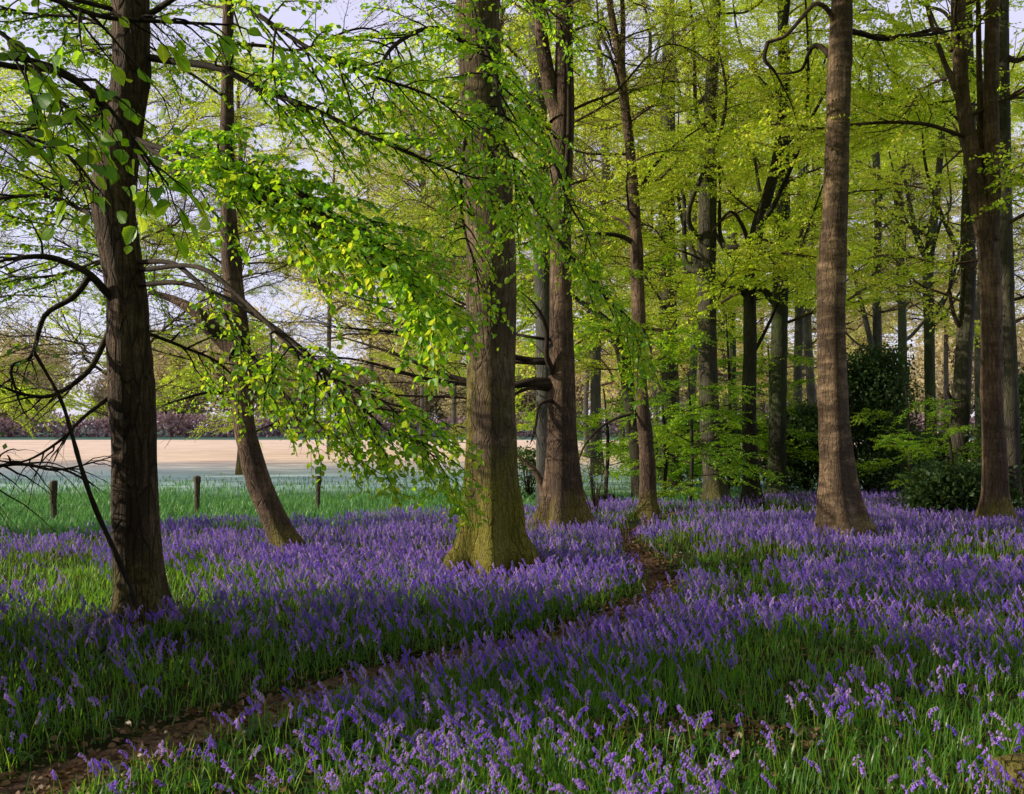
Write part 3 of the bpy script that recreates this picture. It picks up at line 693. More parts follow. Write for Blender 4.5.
t = Tree('beech_tree', 'forked double-stemmed beech at the right edge with a dark shrub at its foot', 15.6,
         [(996, 524, 44), (995, 514, 34), (995, 490, 24), (994, 440, 21), (992, 380, 20), (991, 300, 20), (988, 250, 20), (981, 215, 18), (977, 185, 16), (972, 150, 15), (964, 110, 14), (960, 60, 13), (958, 0, 13)],
         M['bark_mid'], H=16, seed=104, lobes=5, lobe_amp=.22, lobe_h=.4, res=40)
d = 15.6
t.limb([P(988, 240, d), P(992, 200, d - .05), P(992, 160, d - .1), P(991, 100, d - .1), P(992, 30, d - .1), P(994, -60, d), P(996, -160, d)], .125, M['bark_mid'], .09, sides=16)
t.limb([P(978, 190, d), P(981, 120, d + .1), P(979, 60, d + .1), P(978, -30, d + .1)], .07, M['bark_mid'], .03)
t.limb([P(966, 120, d), P(955, 90, d - .1), P(940, 50, d - .2), P(928, 10, d - .3), P(920, -40, d - .4)], .05, M['bark_mid'], .02)
t.limb([P(953, 50, d), P(940, 30, d + .1), P(915, 34, d + .2), P(880, 40, d + .3), P(860, 30, d + .3)], .045, M['twig'], .012)
t.crown(5.6, 15, 17, PR_FAR, .7, 1.1)

back_tree('beech_tree', 'shaded trunk close behind the forked double-stemmed beech, at its right', 17.4,
          [(1012, 505, 24), (1011, 480, 19), (1009, 400, 18), (1006, 300, 16), (1004, 200, 14)], 'bark_grey', 14, 111, [(3.5, 13, 14, PR_FAR, .7, 1.0)], lobes=4, lobe_amp=.1, lobe_h=.3)
t = back_tree('beech_tree', 'grey leaning trunk with a stub, left of the forked double-stemmed beech', 19.5,
          [(956, 500, 24), (957, 480, 18), (960, 420, 17), (964, 350, 16), (968, 290, 14), (968, 220, 13), (970, 150, 12)], 'bark_grey', 15, 112, [(6.4, 14, 14, PR_FAR, .7, 1.1), (3.5, 7, 6, PR_BUD, .5, .8)])
t.limb([P(961, 402, 19.5), P(953, 400, 19.4), P(949, 394, 19.3), P(948, 388, 19.3)], .04, M['twig'], .02)
t.limb([P(963, 330, 19.5), P(955, 318, 19.4), P(950, 290, 19.4), P(954, 250, 19.4)], .05, M['twig'], .02)
t = back_tree('slender_tree', 'thin ivy-speckled trunk with forked top standing against the pale sky', 25,
          [(931, 490, 15), (931, 460, 11), (930, 380, 10), (929, 320, 10), (928, 270, 10), (932, 235, 9), (936, 200, 7)], 'bark_ivy', 11, 113, [(7.0, 10.5, 6, PR_FAR, .6, .9), (4, 8, 6, PR_BUD, .4, .7)])
t.limb([P(929, 262, 25), P(918, 240, 25), P(912, 215, 25.1), P(905, 180, 25.2)], .09, M['bark_ivy'], .04)
t = back_tree('slender_tree', 'pale thin double stem rising out of the dark holly', 27,
          [(879, 495, 12), (878, 400, 9), (877, 300, 8), (878, 220, 7), (876, 140, 6)], 'bark_silver', 12, 114, [(7.5, 11.5, 6, PR_FAR, .7, 1.0), (4, 8, 6, PR_BUD, .5, .8)])
t.limb([P(878, 372, 27), P(868, 330, 26.9), P(858, 290, 26.8), P(848, 250, 26.8)], .09, M['bark_silver'], .03)

# more of the wood further back
back = [  # label, px, depth, trunk width in pixels, seed, bark
    ('thin pale trunk between the grey shaded trunk and the dark straight one', 692, 31, 8, 120, 'bark_silver'),
    ('thin trunk between the dark straight one and the curving one', 734, 30, 8, 121, 'bark_ivy'),
    ('narrow trunk right of the green-filmed one', 801, 29, 9, 122, 'bark_silver'),
    ('narrow trunk far behind the gap between brown and slender trunks', 598, 33, 11, 123, 'bark_grey'),
    ('narrow far trunk seen between holly and thin ivy-speckled trunk', 904, 34, 9, 124, 'bark_ivy'),
    ('narrow far trunk just left of the tall rippled trunk', 818, 36, 9, 125, 'bark_grey'),
    ('far trunk right of the grey leaning trunk', 979, 33, 8, 126, 'bark_grey'),
]
for lab, px, d, wd, seed, bk in back:
    rg = np.random.default_rng(seed)
    y0 = HZ + CH * F / (d * K)
    back_tree('beech_tree', lab, d, [(px, y0, wd * 1.4), (px + rg.normal(0, 2), 420, wd), (px + rg.normal(0, 4), 300, wd * .9), (px + rg.normal(0, 6), 180, wd * .8), (px + rg.normal(0, 8), 60, wd * .6)],
              bk, 15, seed, [(4.2 if px < 815 else 9.0, 14, 11, PR_FAR, .8, 1.25)])
for k, (px, d) in enumerate(((556, 58), (588, 50), (622, 62), (655, 54), (690, 60), (726, 52), (762, 64), (800, 55), (838, 60), (872, 66), (905, 58), (948, 66), (990, 60), (1030, 56), (330, 60), (375, 66), (420, 58), (455, 64))):
    rg = np.random.default_rng(500 + k); y0 = HZ + CH * F / (d * K); wd = 5
    zb = 3.0 if px > 540 and px < 830 else 6.5
    t = Tree('beech_tree', 'pale hazy yellow-green tree in the farthest row of the wood', d, [(px, y0, wd * 1.3), (px + rg.normal(0, 2), 410, wd), (px + rg.normal(0, 3), 340, wd * .9), (px + rg.normal(0, 4), 250, wd * .8)],
             M['bark_silver'], H=19, seed=500 + k, res=10, dz=.4, knots=0, group='farthest row of trees in the wood')
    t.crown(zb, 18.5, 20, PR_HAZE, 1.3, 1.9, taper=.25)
# bare, budding trees beyond the fence on the left
for lab, px, d, wd, seed, top in (('bare budding tree beyond the fence, its stem behind the furrowed left trunk', 128, 27, 7, 130, 8), ('budding tree beyond the fence, its stem behind the thickest trunk', 486, 25, 9, 131, 9),
                             ('bare budding tree beyond the fence, cut by the left edge of the picture', -30, 30, 8, 132, 6), ('budding yellowish tree far behind, its stem behind the leaning tree', 240, 33, 7, 133, 14),
                             ('thin yellowish tree far behind, showing between the leaning tree and the thickest trunk', 424, 36, 5, 134, 22)):
    rg = np.random.default_rng(seed); y0 = HZ + CH * F / (d * K)
    back_tree('budding_tree', lab, d, [(px, y0, wd * 1.4), (px + 2, 420, wd), (px + rg.normal(0, 3), 300, wd * .8), (px + rg.normal(0, 8), 180, wd * .6)], 'bark_mid', 14, seed,
              [(2.2, 12, 22, PR_BUD, .8, 1.3, dict(tilt=(.0, .9))), (1.3, 6.5, 9, PR_FAR, .55, .85), (6.0, 13.5, top, PR_FAR, .9, 1.3)])

# saplings with layered fresh leaves
def sapling(label, px, d, h, n, seed, s0=.4, s1=.7, protos=None):
    y0 = HZ + CH * F / (d * K)
    t = Tree('beech_sapling', label, d, [(px, y0, 3.5), (px + 2, y0 - h * F / (d * K) * .5, 3), (px - 2, y0 - h * F / (d * K), 1.5)], M['bark_dark'], H=h, seed=seed, res=10, top_r=.01, ground_drop=.05)
    t.crown(.45, h * .95, n, protos or PR_FRESH, s0, s1, tilt=(-.1, .2), taper=.3)
sapling('bright green layered sapling in front of the dark straight trunk', 690, 19, 2.6, 13, 140, .45, .75)
sapling('low green sapling between the slender pale trunk and the bright layered sapling', 664, 22, 2.2, 9, 141)
sapling('green sapling at the wood edge left of the slender pale trunk', 606, 25, 2.4, 9, 142)
sapling('light green sapling in front of the green-filmed trunk', 770, 23, 3.4, 13, 143)
sapling('leafy sapling in front of the thin ivy-speckled trunk', 908, 20, 2.3, 8, 144)
sapling('sapling beside the foot of the grey leaning trunk', 950, 18.5, 1.6, 7, 145, .35, .55)
sapling('tall sapling with tiered leaves behind the thin curving trunk', 728, 24, 4.2, 14, 146, .5, .8)
sapling('sapling between the brown buttressed trunk and the sunny meadow', 545, 23, 2.2, 7, 147, .35, .5)

# ------------------------------------------------------------------ bushes
def bush(name, label, x, y, rx, ry, h, n, mat, seed, cat='bush', leaf=.085, cone=.5, lod=2, stems=7, group=None):
    rg = np.random.default_rng(seed)
    y = y * K; r = thing(name, (x, y, float(gh(x, y))), label, cat, group)
    tb = Tubes(); lv = Leaves()
    nc = max(20, n // 45)
    u = rg.random(nc) ** .8; a = rg.uniform(0, 2 * PI, nc); rad = np.sqrt(rg.uniform(.15, 1, nc)) * (1 - cone * u) * (1 + .25 * np.sin(3 * a + seed))
    cc = np.stack([rx * rad * np.cos(a), ry * rad * np.sin(a), h * (.06 + .94 * u)], -1)
    for c in cc:
        m = 45
        p = c + rg.normal(0, 1, (m, 3)) * np.array([.20, .20, .13]) * (.6 + h * .18)
        p[:, 2] = np.maximum(p[:, 2], .02)
        ax = unit(c + 1e-3) * .7 + rg.normal(0, .7, (m, 3)); lv.add(p, ax, UP + rg.normal(0, .6, (m, 3)), leaf * rg.uniform(.6, 1.2, m))
    for c in cc[:stems * 4]:
        s = np.linspace(0, 1, 8)[:, None]
        q = s * c * np.array([1, 1, 1]) + np.array([0, 0, 0]) + (s * (1 - s)) * rg.normal(0, .25, 3) * h * .4
        tb.add(q, np.linspace(.012 + .006 * h, .003, 8), 5)
    obj('stem', tb.mesh('stem', M['twig']), r); obj('foliage', lv.mesh('foliage', M[mat], lod, rg), r)
    return r
def px2x(px, d): return (px - CX) / F * d * K
bush('holly_bush', 'tall dark holly bush right behind the tall rippled trunk', px2x(872, 22.5), 22.5, .95, .8, 3.1, 19600, 'holly', 301)
bush('holly_bush', 'dark holly bush left of the tall rippled trunk, behind the green-filmed trunk', px2x(806, 24.5), 24.5, .8, .7, 1.9, 14000, 'holly', 302)
bush('holly_bush', 'dark holly bush at the right edge behind the forked beech', px2x(1030, 18.5), 18.5, .9, .9, 2.4, 14000, 'holly', 303)
bush('holly_bush', 'low broad dark shrub at the left foot of the forked beech', px2x(956, 17.2), 17.2, .85, .6, .75, 12600, 'holly', 304, cone=.3)
bush('holly_bush', 'dark undergrowth bush between the holly and the grey leaning trunk', px2x(915, 23.5), 23.5, 1.4, .8, 1.3, 11200, 'holly', 305, cone=.3)
bush('holly_bush', 'dark bush behind the bright layered sapling', px2x(735, 27), 27, 2.0, 1.0, 1.7, 14000, 'holly', 306, cone=.3)
bush('holly_bush', 'dark rounded bush in the gap between the two buttressed trunks', px2x(528, 22), 22, .35, .35, 1.0, 900, 'holly', 307, cone=.3)
bush('bramble_bush', 'scrubby leafy bush behind the slender pale trunk at the wood edge', px2x(655, 28), 28, 1.6, .8, 1.3, 3500, 'leaf_fresh', 308, cone=.4)

# ------------------------------------------------------------------ hedge, distant trees
def hedge():
    rg = np.random.default_rng(401); n = 42000
    x = rg.uniform(-130, 150, n); y = 118 + rg.normal(0, .9, n) + 2 * n2(x, x * 0, .03, 4)
    z = rg.uniform(0, 1, n) ** .8 * (2.6 + .6 * n2(x, x * 0, .3, 6))
    lv = Leaves(); lv.add(np.stack([x, y, z], -1), rg.normal(0, 1, (n, 3)) * np.array([.5, .5, 1.3]), rg.normal(0, 1, (n, 3)), rg.uniform(.25, .6, n))
    tag(obj('hedge', lv.mesh('hedge', M['hedge_twig'], 2, rg)), 'long purplish bare hedge along the far side of the field', 'hedge')
hedge()
def far_protos():
    out = []
    for k in range(5):
        rg = np.random.default_rng(420 + k)
        tb = Tubes(); lv = Leaves()
        z = np.linspace(0, 7, 10); tb.add(np.stack([.2 * np.sin(z + k), 0 * z, z], -1), np.linspace(.3, .06, 10), 8)
        for j in range(75):
            a = rg.uniform(0, 6.28); z0 = rg.uniform(1.0, 7); l = rg.uniform(1.3, 4.4) * (1 - .05 * z0) * (1 + .3 * math.sin(2 * a + k)); s = np.linspace(0, 1, 6)
            q = np.stack([np.cos(a) * l * s, np.sin(a) * l * s, z0 + l * .8 * s ** 1.3], -1); tb.add(q, np.linspace(.09, .02, 6), 4)
            for e in range(4):
                c = q[2 + e] + rg.normal(0, .3, 3); m = 26
                lv.add(c + rg.normal(0, .5, (m, 3)), rg.normal(0, 1, (m, 3)), rg.normal(0, 1, (m, 3)), rg.uniform(.16, .42, m))
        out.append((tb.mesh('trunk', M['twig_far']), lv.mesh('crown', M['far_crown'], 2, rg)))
    return out
FARP = far_protos()
rg = np.random.default_rng(431)
FL = [(-108 + 4.9 * k + rg.uniform(-2.5, 2.5), rg.uniform(124, 150), rg.uniform(.75, 1.55)) for k in range(46)]
for k, (x, y, s) in enumerate(FL):
    r = thing('distant_tree', (x, y, 0), 'hazy budding tree in the row behind the far hedge', 'tree', 'row of trees behind the far hedge')
    r.rotation_euler.z = k * 1.7; r.scale = (s * (.95 + .4 * ((k * 3) % 5) / 4), s * 1.15, s * (1.0 + .55 * ((k * 7) % 5) / 4))
    tm, cm = FARP[k % 5]; obj('trunk', tm, r); obj('crown', cm, r)

# ------------------------------------------------------------------ out of view: overhanging beech, meadow trees, bushes and beeches added to block light
t = Tree('beech_tree', 'beech whose low twigs with large sunlit leaves hang into the top left corner', 2.8, [(-560, 940, 90), (-560, 800, 70), (-556, 500, 64), (-550, 200, 60), (-548, -100, 56)], M['bark_oak'], H=12, seed=150, res=30)
BIG = dict(leafmat='leaf_near', lod=0, leaf=.058, leaf_gap=.045, twig_gap=.08, sub_gap=.1, sub_len=.16, flat=.9, droop=.55)
t.spray([P(-550, 40, 2.8), P(-250, 30, 2.9), P(-60, 50, 3.0), P(40, 62, 3.0), P(95, 95, 3.0), P(140, 150, 3.0), P(170, 185, 3.0)], .009, .35, **{**BIG, 'start': .5, 'wig': .015})
t.spray([P(-550, -10, 2.8), P(-250, -10, 2.95), P(-60, 10, 3.05), P(10, 40, 3.1), P(50, 90, 3.1), P(85, 130, 3.1)], .008, .35, **{**BIG, 'leafmat': 'leaf_shade', 'start': .5, 'wig': .015})
t.spray([P(-550, -40, 2.8), P(-250, -60, 2.9), P(-60, -40, 2.9), P(30, -10, 2.9), P(100, 15, 2.9), P(170, 20, 2.95), P(230, 25, 3.0)], .009, .3, **{**BIG, 'start': .5, 'leaf_prob': .55, 'wig': .015})
t.spray([P(-550, 100, 2.8), P(-250, 110, 3.0), P(-80, 120, 3.1), P(0, 130, 3.2), P(60, 150, 3.2), P(100, 190, 3.2)], .008, .3, **{**BIG, 'start': .55, 'leaf_prob': .8, 'wig': .015})
t.crown(5.2, 11, 10, PR_SHADE, .9, 1.2)

bush('holly_bush', 'unseen holly bush added outside the left edge, nearer of two shading the clearing', -4.3, 5.0 / K, .95, .7, 2.6, 6000, 'holly', 331, leaf=.11, cone=.25)  # this bush and the next are added unseen, to shade the foreground
bush('holly_bush', 'unseen holly bush added outside the left edge, farther of two shading the clearing', -5.2, 6.25 / K, .95, .7, 2.5, 6000, 'holly', 332, leaf=.11, cone=.25)
bush('holly_bush', 'unseen holly bush added beyond the left edge by the meadow fence to cast shade', -8.9, 12.9 / K, .9, .55, 3.2, 5000, 'holly', 333, leaf=.11, cone=.25)  # added out of view to lay a band of shade across the flowers
for lab, x, y, sd_ in (('unseen beech added behind the camera, to its left, to dim the sky light', -4.5, -3.5, 171), ('unseen beech added behind the camera, to its right, to dim the sky light', 4.2, -2.2, 172), ('unseen beech added right of the camera to dim the sky light', 11.5, 3.6, 173),
                       ('unseen beech added straight behind the camera to dim the sky light', .5, -8, 176)):
    r = thing('beech_tree', (x, y, 0), lab, 'tree')  # trees added out of view to keep sky light off the foreground
    rg = np.random.default_rng(sd_)
    obj('trunk', trunk_mesh('trunk', [(0, 0, -.1, .34), (0, 0, .5, .26), (.1, .05, 4, .23), (.0, .1, 9, .17), (.1, 0, 15, .05)], M['bark_mid'], sd_, res=24, dz=.15), r)
    for k in range(46):
        bm, fm = PR_FAR[rg.integers(6)]; z = 2.6 + 12 * k / 46
        b = obj('branch', bm, r, (0, 0, z), (rg.normal(0, .15), -rg.uniform(-.1, .5), k * 2.4), rg.uniform(1.1, 1.7)); obj('foliage', fm, b)
for lab, x, y, sd_ in (('leafy tree beyond the fence outside the picture, nearest of three shading the meadow', -23.5, 26.5, 161), ('leafy tree beyond the fence outside the picture, middle of three shading the meadow', -27, 31, 162),
                       ('leafy tree beyond the fence outside the picture, farthest of three shading the meadow', -31, 36.5, 163)):
    px = CX + F * x / y
    t = back_tree('beech_tree', lab, y / K, [(px, HZ + CH * F / y, 16), (px, 380, 12), (px + 4, 200, 10), (px, 60, 8)], 'bark_mid', 14, sd_, [(.8, 13.5, 34, PR_FAR, 1.0, 1.4)])

# ------------------------------------------------------------------ fence
def post(label, px, d, h, seed):
    x = px2x(px, d); d = d * K; r = thing('fence_post', (x, d, 0), label, 'post', 'fence posts along the meadow')
    rg = np.random.default_rng(seed)
    pts = [(0, 0, -.1, .044), (0, 0, .2, .044), (.01 * rg.normal(), 0, h * .6, .042), (.015 * rg.normal(), 0, h - .03, .042), (.015 * rg.normal(), 0, h - .004, .039), (0, 0, h, .004)]
    obj('post_shaft', trunk_mesh('post_shaft', pts, M['wood'], seed, res=16, dz=.03, lump=.04), r)
    return np.array([x, d])
posts = []
for lab, px, d, h in (('round wooden fence post left of the furrowed left trunk', 54, 16.6, .70), ('round wooden fence post between the furrowed trunk and the leaning tree', 197, 18.2, .70),
                      ('wooden fence post right of the leaning tree behind the hanging leaves', 318, 19.8, .62), ('thin fence post left of the slender pale trunk', 606, 22.5, .6)):
    posts.append(post(lab, px, d, h, int(px)))
tb = Tubes()
seq = [posts[0] + (posts[0] - posts[1]) * 1.2] + posts + [posts[-1] + (posts[-1] - posts[-2]) * .8]
for zf in (.5, .3):
    for a, b in zip(seq[:-1], seq[1:]):
        s = np.linspace(0, 1, 9)[:, None]; q = a + (b - a) * s
        tb.add(np.concatenate([q - np.array([0, .055]), zf - .03 * 4 * s * (1 - s)], 1), np.full(9, .002), 4)
tag(obj('fence_wire', tb.mesh('fence_wire', M['wire'])), 'thin slack wire strung along the meadow fence posts', 'wire')

# leaning dead pole, bent stem, log, logs
tb = Tubes(); d = 7.9
c = catmull([P(33, 350, d), P(60, 398, d), P(72, 435, d), P(82, 470, d), P(96, 510, d), P(125, 575, d), P(142, 625, d - .1)], 30)
tb.add(c, np.linspace(.013, .024, 30) + .002 * np.sin(np.arange(30) * 1.7), 8)
r = thing('dead_branch', c[-1], 'long thin dead branch leaning against the foot of the furrowed left trunk', 'branch')
o = obj('branch_stick', tb.mesh('branch_stick', M['twig']), r); o.location = -Vector(c[-1])

d = 16.5
c = catmull([P(548, 520, d), P(544, 492, d), P(538, 475, d), P(528, 463, d), P(516, 455, d)], 24)
tb, lv = branch(c - c[0], .10, .8, np.random.default_rng(5), leafy=True, leaf=.05, leaf_prob=.5, twig_gap=.15, start=.5)
r = thing('bent_stem', c[0], 'thick bent stem arching left beside the brown buttressed trunk', 'stem')
obj('branch', tb.mesh('branch', M['bark_mid']), r); obj('foliage', lv.mesh('foliage', M['leaf_fresh'], 2, R), r)

def shrub_stems(label, px, d, h, seed):
    rg = np.random.default_rng(seed); tb = Tubes(); x = px2x(px, d)
    for k in range(9):
        a = rg.uniform(0, 6.28); l = h * rg.uniform(.6, 1.1); s = np.linspace(0, 1, 9)
        q = np.stack([np.cos(a) * .4 * l * s, np.sin(a) * .4 * l * s, l * s - .25 * l * s ** 3], -1) + np.cumsum(rg.normal(0, .02, (9, 3)), 0) * s[:, None]
        tb.add(q, np.linspace(.014, .003, 9), 5)
        for j in range(6):
            p = q[3 + j % 6]; e = p + rg.normal(0, .22, 3) + UP * .1; tb.add(np.stack([p, (p + e) / 2 + rg.normal(0, .02, 3), e]), [.004, .003, .0015], 4)
    tag(obj('bare_shrub', tb.mesh('bare_shrub', M['twig']), None, (x, d * K, 0)), label, 'shrub')
shrub_stems('bare thin-stemmed shrub between the brown buttressed trunk and the slender pale one', 594, 17.5, 1.3, 71)

def log(name, label, a, b, r0, mat, seed):
    a, b = np.array(a, float), np.array(b, float); n = 26; res = 22; t = np.linspace(0, 1, n)[:, None]
    rg = np.random.default_rng(seed); c = (a + (b - a) * t); ctr = c[0].copy(); c = c - ctr
    tg = unit(b - a); u = unit(np.cross(tg, UP)); v = np.cross(u, tg); th = np.arange(res) * 2 * PI / res
    TH, T = np.meshgrid(th, t[:, 0])
    rr = r0 * (1 + .12 * vnoise(np.stack([np.cos(TH) * 1.5, np.sin(TH) * 1.5, T * 5], -1), seed) + .05 * vnoise(np.stack([np.cos(TH) * 5, np.sin(TH) * 5, T * 14], -1), seed + 1))
    rr[0] *= .05; rr[1] = rr[2] * .96; c[1] = c[0]; rr[-1] *= .05; rr[-2] = rr[-3] * .96; c[-2] = c[-1]
    V = c[:, None] + rr[..., None] * (u * np.cos(TH)[..., None] + v * np.sin(TH)[..., None])
    i = np.arange(n * res).reshape(n, res); nx = np.roll(i, -1, 1)
    Fa = np.stack([i[:-1], nx[:-1], nx[1:], i[1:]], -1).reshape(-1, 4)
    tag(obj(name, build_mesh(name, V.reshape(-1, 3), [(Fa, 0)], [mat]), None, ctr), label, 'log')
log('mossy_log', 'brown mossy log end in the bottom right corner of the clearing', (2.12, 3.92, .03), (3.3, 4.2, .06), .14, M['bark_mid'], 88)
log('cut_log', 'small dark log lying at the wood edge beside the bare thin-stemmed shrub', (1.62, 17.9, .12), (2.0, 18.1, .14), .1, M['bark_dark'], 89)

# ------------------------------------------------------------------ ground flora
TR = [(T1, .30), (T2, .26), (T3, .56), (T4, .44), (T12, .42)]
def keep_off(x, y):
    k = np.ones(np.shape(x), bool)
    for t, r in TR: k &= (x - t.base[0]) ** 2 + ((y - t.base[1] + r * .35) / 1.3) ** 2 > r * r
    return k
def bare(x, y):
    """leaf-littered bare patches"""
    g = np.exp(-(((x - 3.1) / 1.1) ** 2 + ((y - 8.0) / .34) ** 2)) + .9 * np.exp(-(((x - 1.0) / .6) ** 2 + ((y - 4.75) / .2) ** 2)) + .6 * np.exp(-(((x - 2.6) / .5) ** 2 + ((y - 6.3) / .15) ** 2))
    return np.clip(g, 0, 1)
def wood_edge(x, y): return y - .5 * np.maximum(x, -8.0) < 16.3 + .6 * n2(x, y, .6, 12)

def scatter(rate, y0, y1, seed, margin=1.12):
    rg = np.random.default_rng(seed)
    half, side = .5626 * margin, 2.2                      # the plants run on well past the edges of the picture
    yy = np.linspace(y0, y1, 400); wv = half * yy + side; cum = np.concatenate([[0], np.cumsum((wv[1:] + wv[:-1]) * np.diff(yy))])
    n = int(cum[-1] * rate); y = np.interp(rg.uniform(0, cum[-1], n), cum, yy); x = rg.uniform(-1, 1, n) * (half * y + side)
    return x, y, rg

def bluebell(lod, seed):
    """one plant: stem, nodding one-sided bells, basal leaves -> dict of (V, faces)"""
    rg = np.random.default_rng(seed)
    H = rg.uniform(.16, .25); s = np.linspace(0, 1, 9 if lod == 0 else (5 if lod == 1 else 3))
    lean = rg.uniform(.0, .06)
    spine = np.stack([lean * s + (.032 if lod == 0 else .016) * np.clip(s - .72, 0, 1) ** 2 / .0784, .01 * np.sin(s * 5 + seed), H * (s - .35 * np.clip(s - .86, 0, 1))], -1)
    tb = Tubes(); tb.add(spine, np.linspace(.0030, .0014, len(s)) * (1 if lod < 2 else 1.3), 5 if lod == 0 else 3)
    out = {'stem': tb.arrays()}
    nb = rg.integers(6, 11) if lod == 0 else (rg.integers(7, 11) if lod == 1 else 7)
    V, Q, T = [], [], 0
    for k in range(nb):
        u = (.70 + .30 * (k + .5) / nb) if lod == 0 else (.64 + .36 * (k + .5) / nb)
        p = np.array([np.interp(u, s, spine[:, j]) for j in range(3)])
        a = rg.uniform(-1.3, 1.3) if k > 1 else rg.uniform(-2.5, 2.5)
        out_d = np.array([math.cos(a), math.sin(a), 0])
        big = (.72, .72, .82)[lod]; L = rg.uniform(.016, .022) * big; R0 = .0050 * big
        top = p + out_d * (.0105 if lod == 0 else .007) + np.array([0, 0, .004]); dn = unit(out_d * (rg.uniform(.25, .7) if lod == 0 else rg.uniform(.1, .6)) + np.array([0, 0, -1.]))
        ux = unit(np.cross(dn, np.array([.3, .9, .1]))); uy = np.cross(dn, ux)
        prof = ([(0, .25), (.12, .85), (.6, 1.0), (.85, 1.25), (.95, 1.95)] if lod == 0 else ([(0, .4), (.4, 1.05), (1, 1.6)] if lod == 1 else [(0, .6), (1, 1.5)]))
        kk = 6 if lod == 0 else (4 if lod == 1 else 3)
        th = np.arange(kk) * 2 * PI / kk
        base = T
        for (f, rr) in prof:
            V.append(top + dn * (f * L) + R0 * rr * (np.cos(th)[:, None] * ux + np.sin(th)[:, None] * uy))
        for r in range(len(prof) - 1):
            for c in range(kk):
                Q.append((base + r * kk + c, base + r * kk + (c + 1) % kk, base + (r + 1) * kk + (c + 1) % kk, base + (r + 1) * kk + c))
        T += kk * len(prof)
        if lod == 0:     # pedicel
            V.append(np.array([p, p + [0, 0, .0016], top + [0, 0, .0008], top])); Q.append((T, T + 1, T + 2, T + 3)); T += 4
    out['bell'] = (np.concatenate(V), np.array(Q))
    V, Q, T = [], [], 0
    for k in range(4 if lod == 0 else (3 if lod == 1 else 0)):
        a = rg.uniform(0, 6.28); L = rg.uniform(.14, .22); n = 6 if lod == 0 else 4; s = np.linspace(0, 1, n)
        up = rg.uniform(.55, 1.0); dirn = np.array([math.cos(a), math.sin(a), 0]); sd_ = np.array([-math.sin(a), math.cos(a), 0])
        c = np.outer(s * L * .75, dirn) + np.outer(L * (up * s - .75 * s ** 2.4 * up), UP); wd = .0052 * np.sin(np.clip(s * .9 + .1, 0, 1) * PI) ** .6
        V.append(np.stack([c - sd_ * wd[:, None] + UP * .002, c + sd_ * wd[:, None] + UP * .002], 1).reshape(-1, 3))
        for i in range(n - 1): Q.append((T + 2 * i, T + 2 * i + 1, T + 2 * i + 3, T + 2 * i + 2))
        T += 2 * n
    if V: out['leaf'] = (np.concatenate(V), np.array(Q))
    return out

# where the plants stand
def plant_field():
    xs, ys = [], []
    for (y0, y1, rate, seed) in ((3.3, 6, 230, 1), (6, 9, 330, 2), (9, 14, 310, 3), (14, 22, 230, 4)):
        x, y, rg = scatter(rate, y0, y1, 500 + seed)
        pd = path_dist(x, y)
        dens = .56 + .7 * n2(x, y, .55, 21) + .75 * n2(x, y, 1.7, 22)
        band = np.interp(y, [3.3, 4.4, 4.9, 6.2, 7.0, 8.2, 10, 25], [1.0, 1.0, .95, .95, 1.0, 1.0, 1.1, 1.25])
        left = np.where((x < -1.0) & (y < 7.2), .7 - .3 * np.clip((6.4 - y) / 1.0, 0, 1), 1.0)
        pr = np.clip(dens * band * left, .02, 1) * (1 - .97 * bare(x, y)) * np.clip((pd - np.interp(y, [7, 9, 11], [.18, .13, .10])) / .18, 0.012, 1)
        # grassy glades
        pr *= 1 - .8 * np.exp(-(((x - 2.6) / 1.0) ** 2 + ((y - 13.2) / .8) ** 2)) - .6 * np.exp(-(((x + 2.2) / 1.3) ** 2 + ((y - 13.6) / .7) ** 2))
        k = (rg.random(len(x)) < pr) & keep_off(x, y) & wood_edge(x, y)
        xs.append(x[k]); ys.append(y[k])
    x = np.concatenate(xs); y = np.concatenate(ys); o = np.argsort(np.hypot(x, y)); return x[o], y[o]
bx, by = plant_field()
rg = np.random.default_rng(900)
nP = len(bx)
rz = rg.uniform(0, 2 * PI, nP); ssc = rg.uniform(.62, 1.2, nP) * np.interp(by, [3, 6], [.95, 1.05]); bz = gh(bx, by) - .005
# nodding heads lean a little towards the light
rz = np.where(rg.random(nP) < .45, PI + rg.normal(0, .9, nP), rz)

PY = CH - (bz + .02); row = HZ + PY * F / by; colpx = CX + bx * F / by
inview = (colpx > 4) & (colpx < 1020) & (row - .25 * F / by < 785)
single = np.where(inview)[0][:300]
MB = {'stem': M['stem'], 'bell': M['bell'], 'leaf': M['grass']}
tm = []
for k in range(10):
    b = bluebell(0, 700 + k); rk = np.random.default_rng(k)
    tm.append({q: build_mesh(q, b[q][0], [(b[q][1], 0)], [MB[q]], rk.random(len(b[q][0])) * .3 + .35 if q != 'bell' else np.clip(rk.normal(.5, .2, len(b[q][0])), 0, 1)) for q in b})
for i in single:
    r = thing('bluebell', (bx[i], by[i], bz[i]), 'single violet bluebell with nodding bells, among the nearest in the clearing', 'bluebell', 'nearest bluebells at the front of the clearing')
    r.rotation_euler = (rg.normal(0, .07), rg.normal(0, .07), rz[i]); r.scale = (ssc[i],) * 3
    k = rg.integers(10)
    obj('stem', tm[k]['stem'], r); obj('flower_spike', tm[k]['bell'], r); obj('leaf_tuft', tm[k]['leaf'], r)

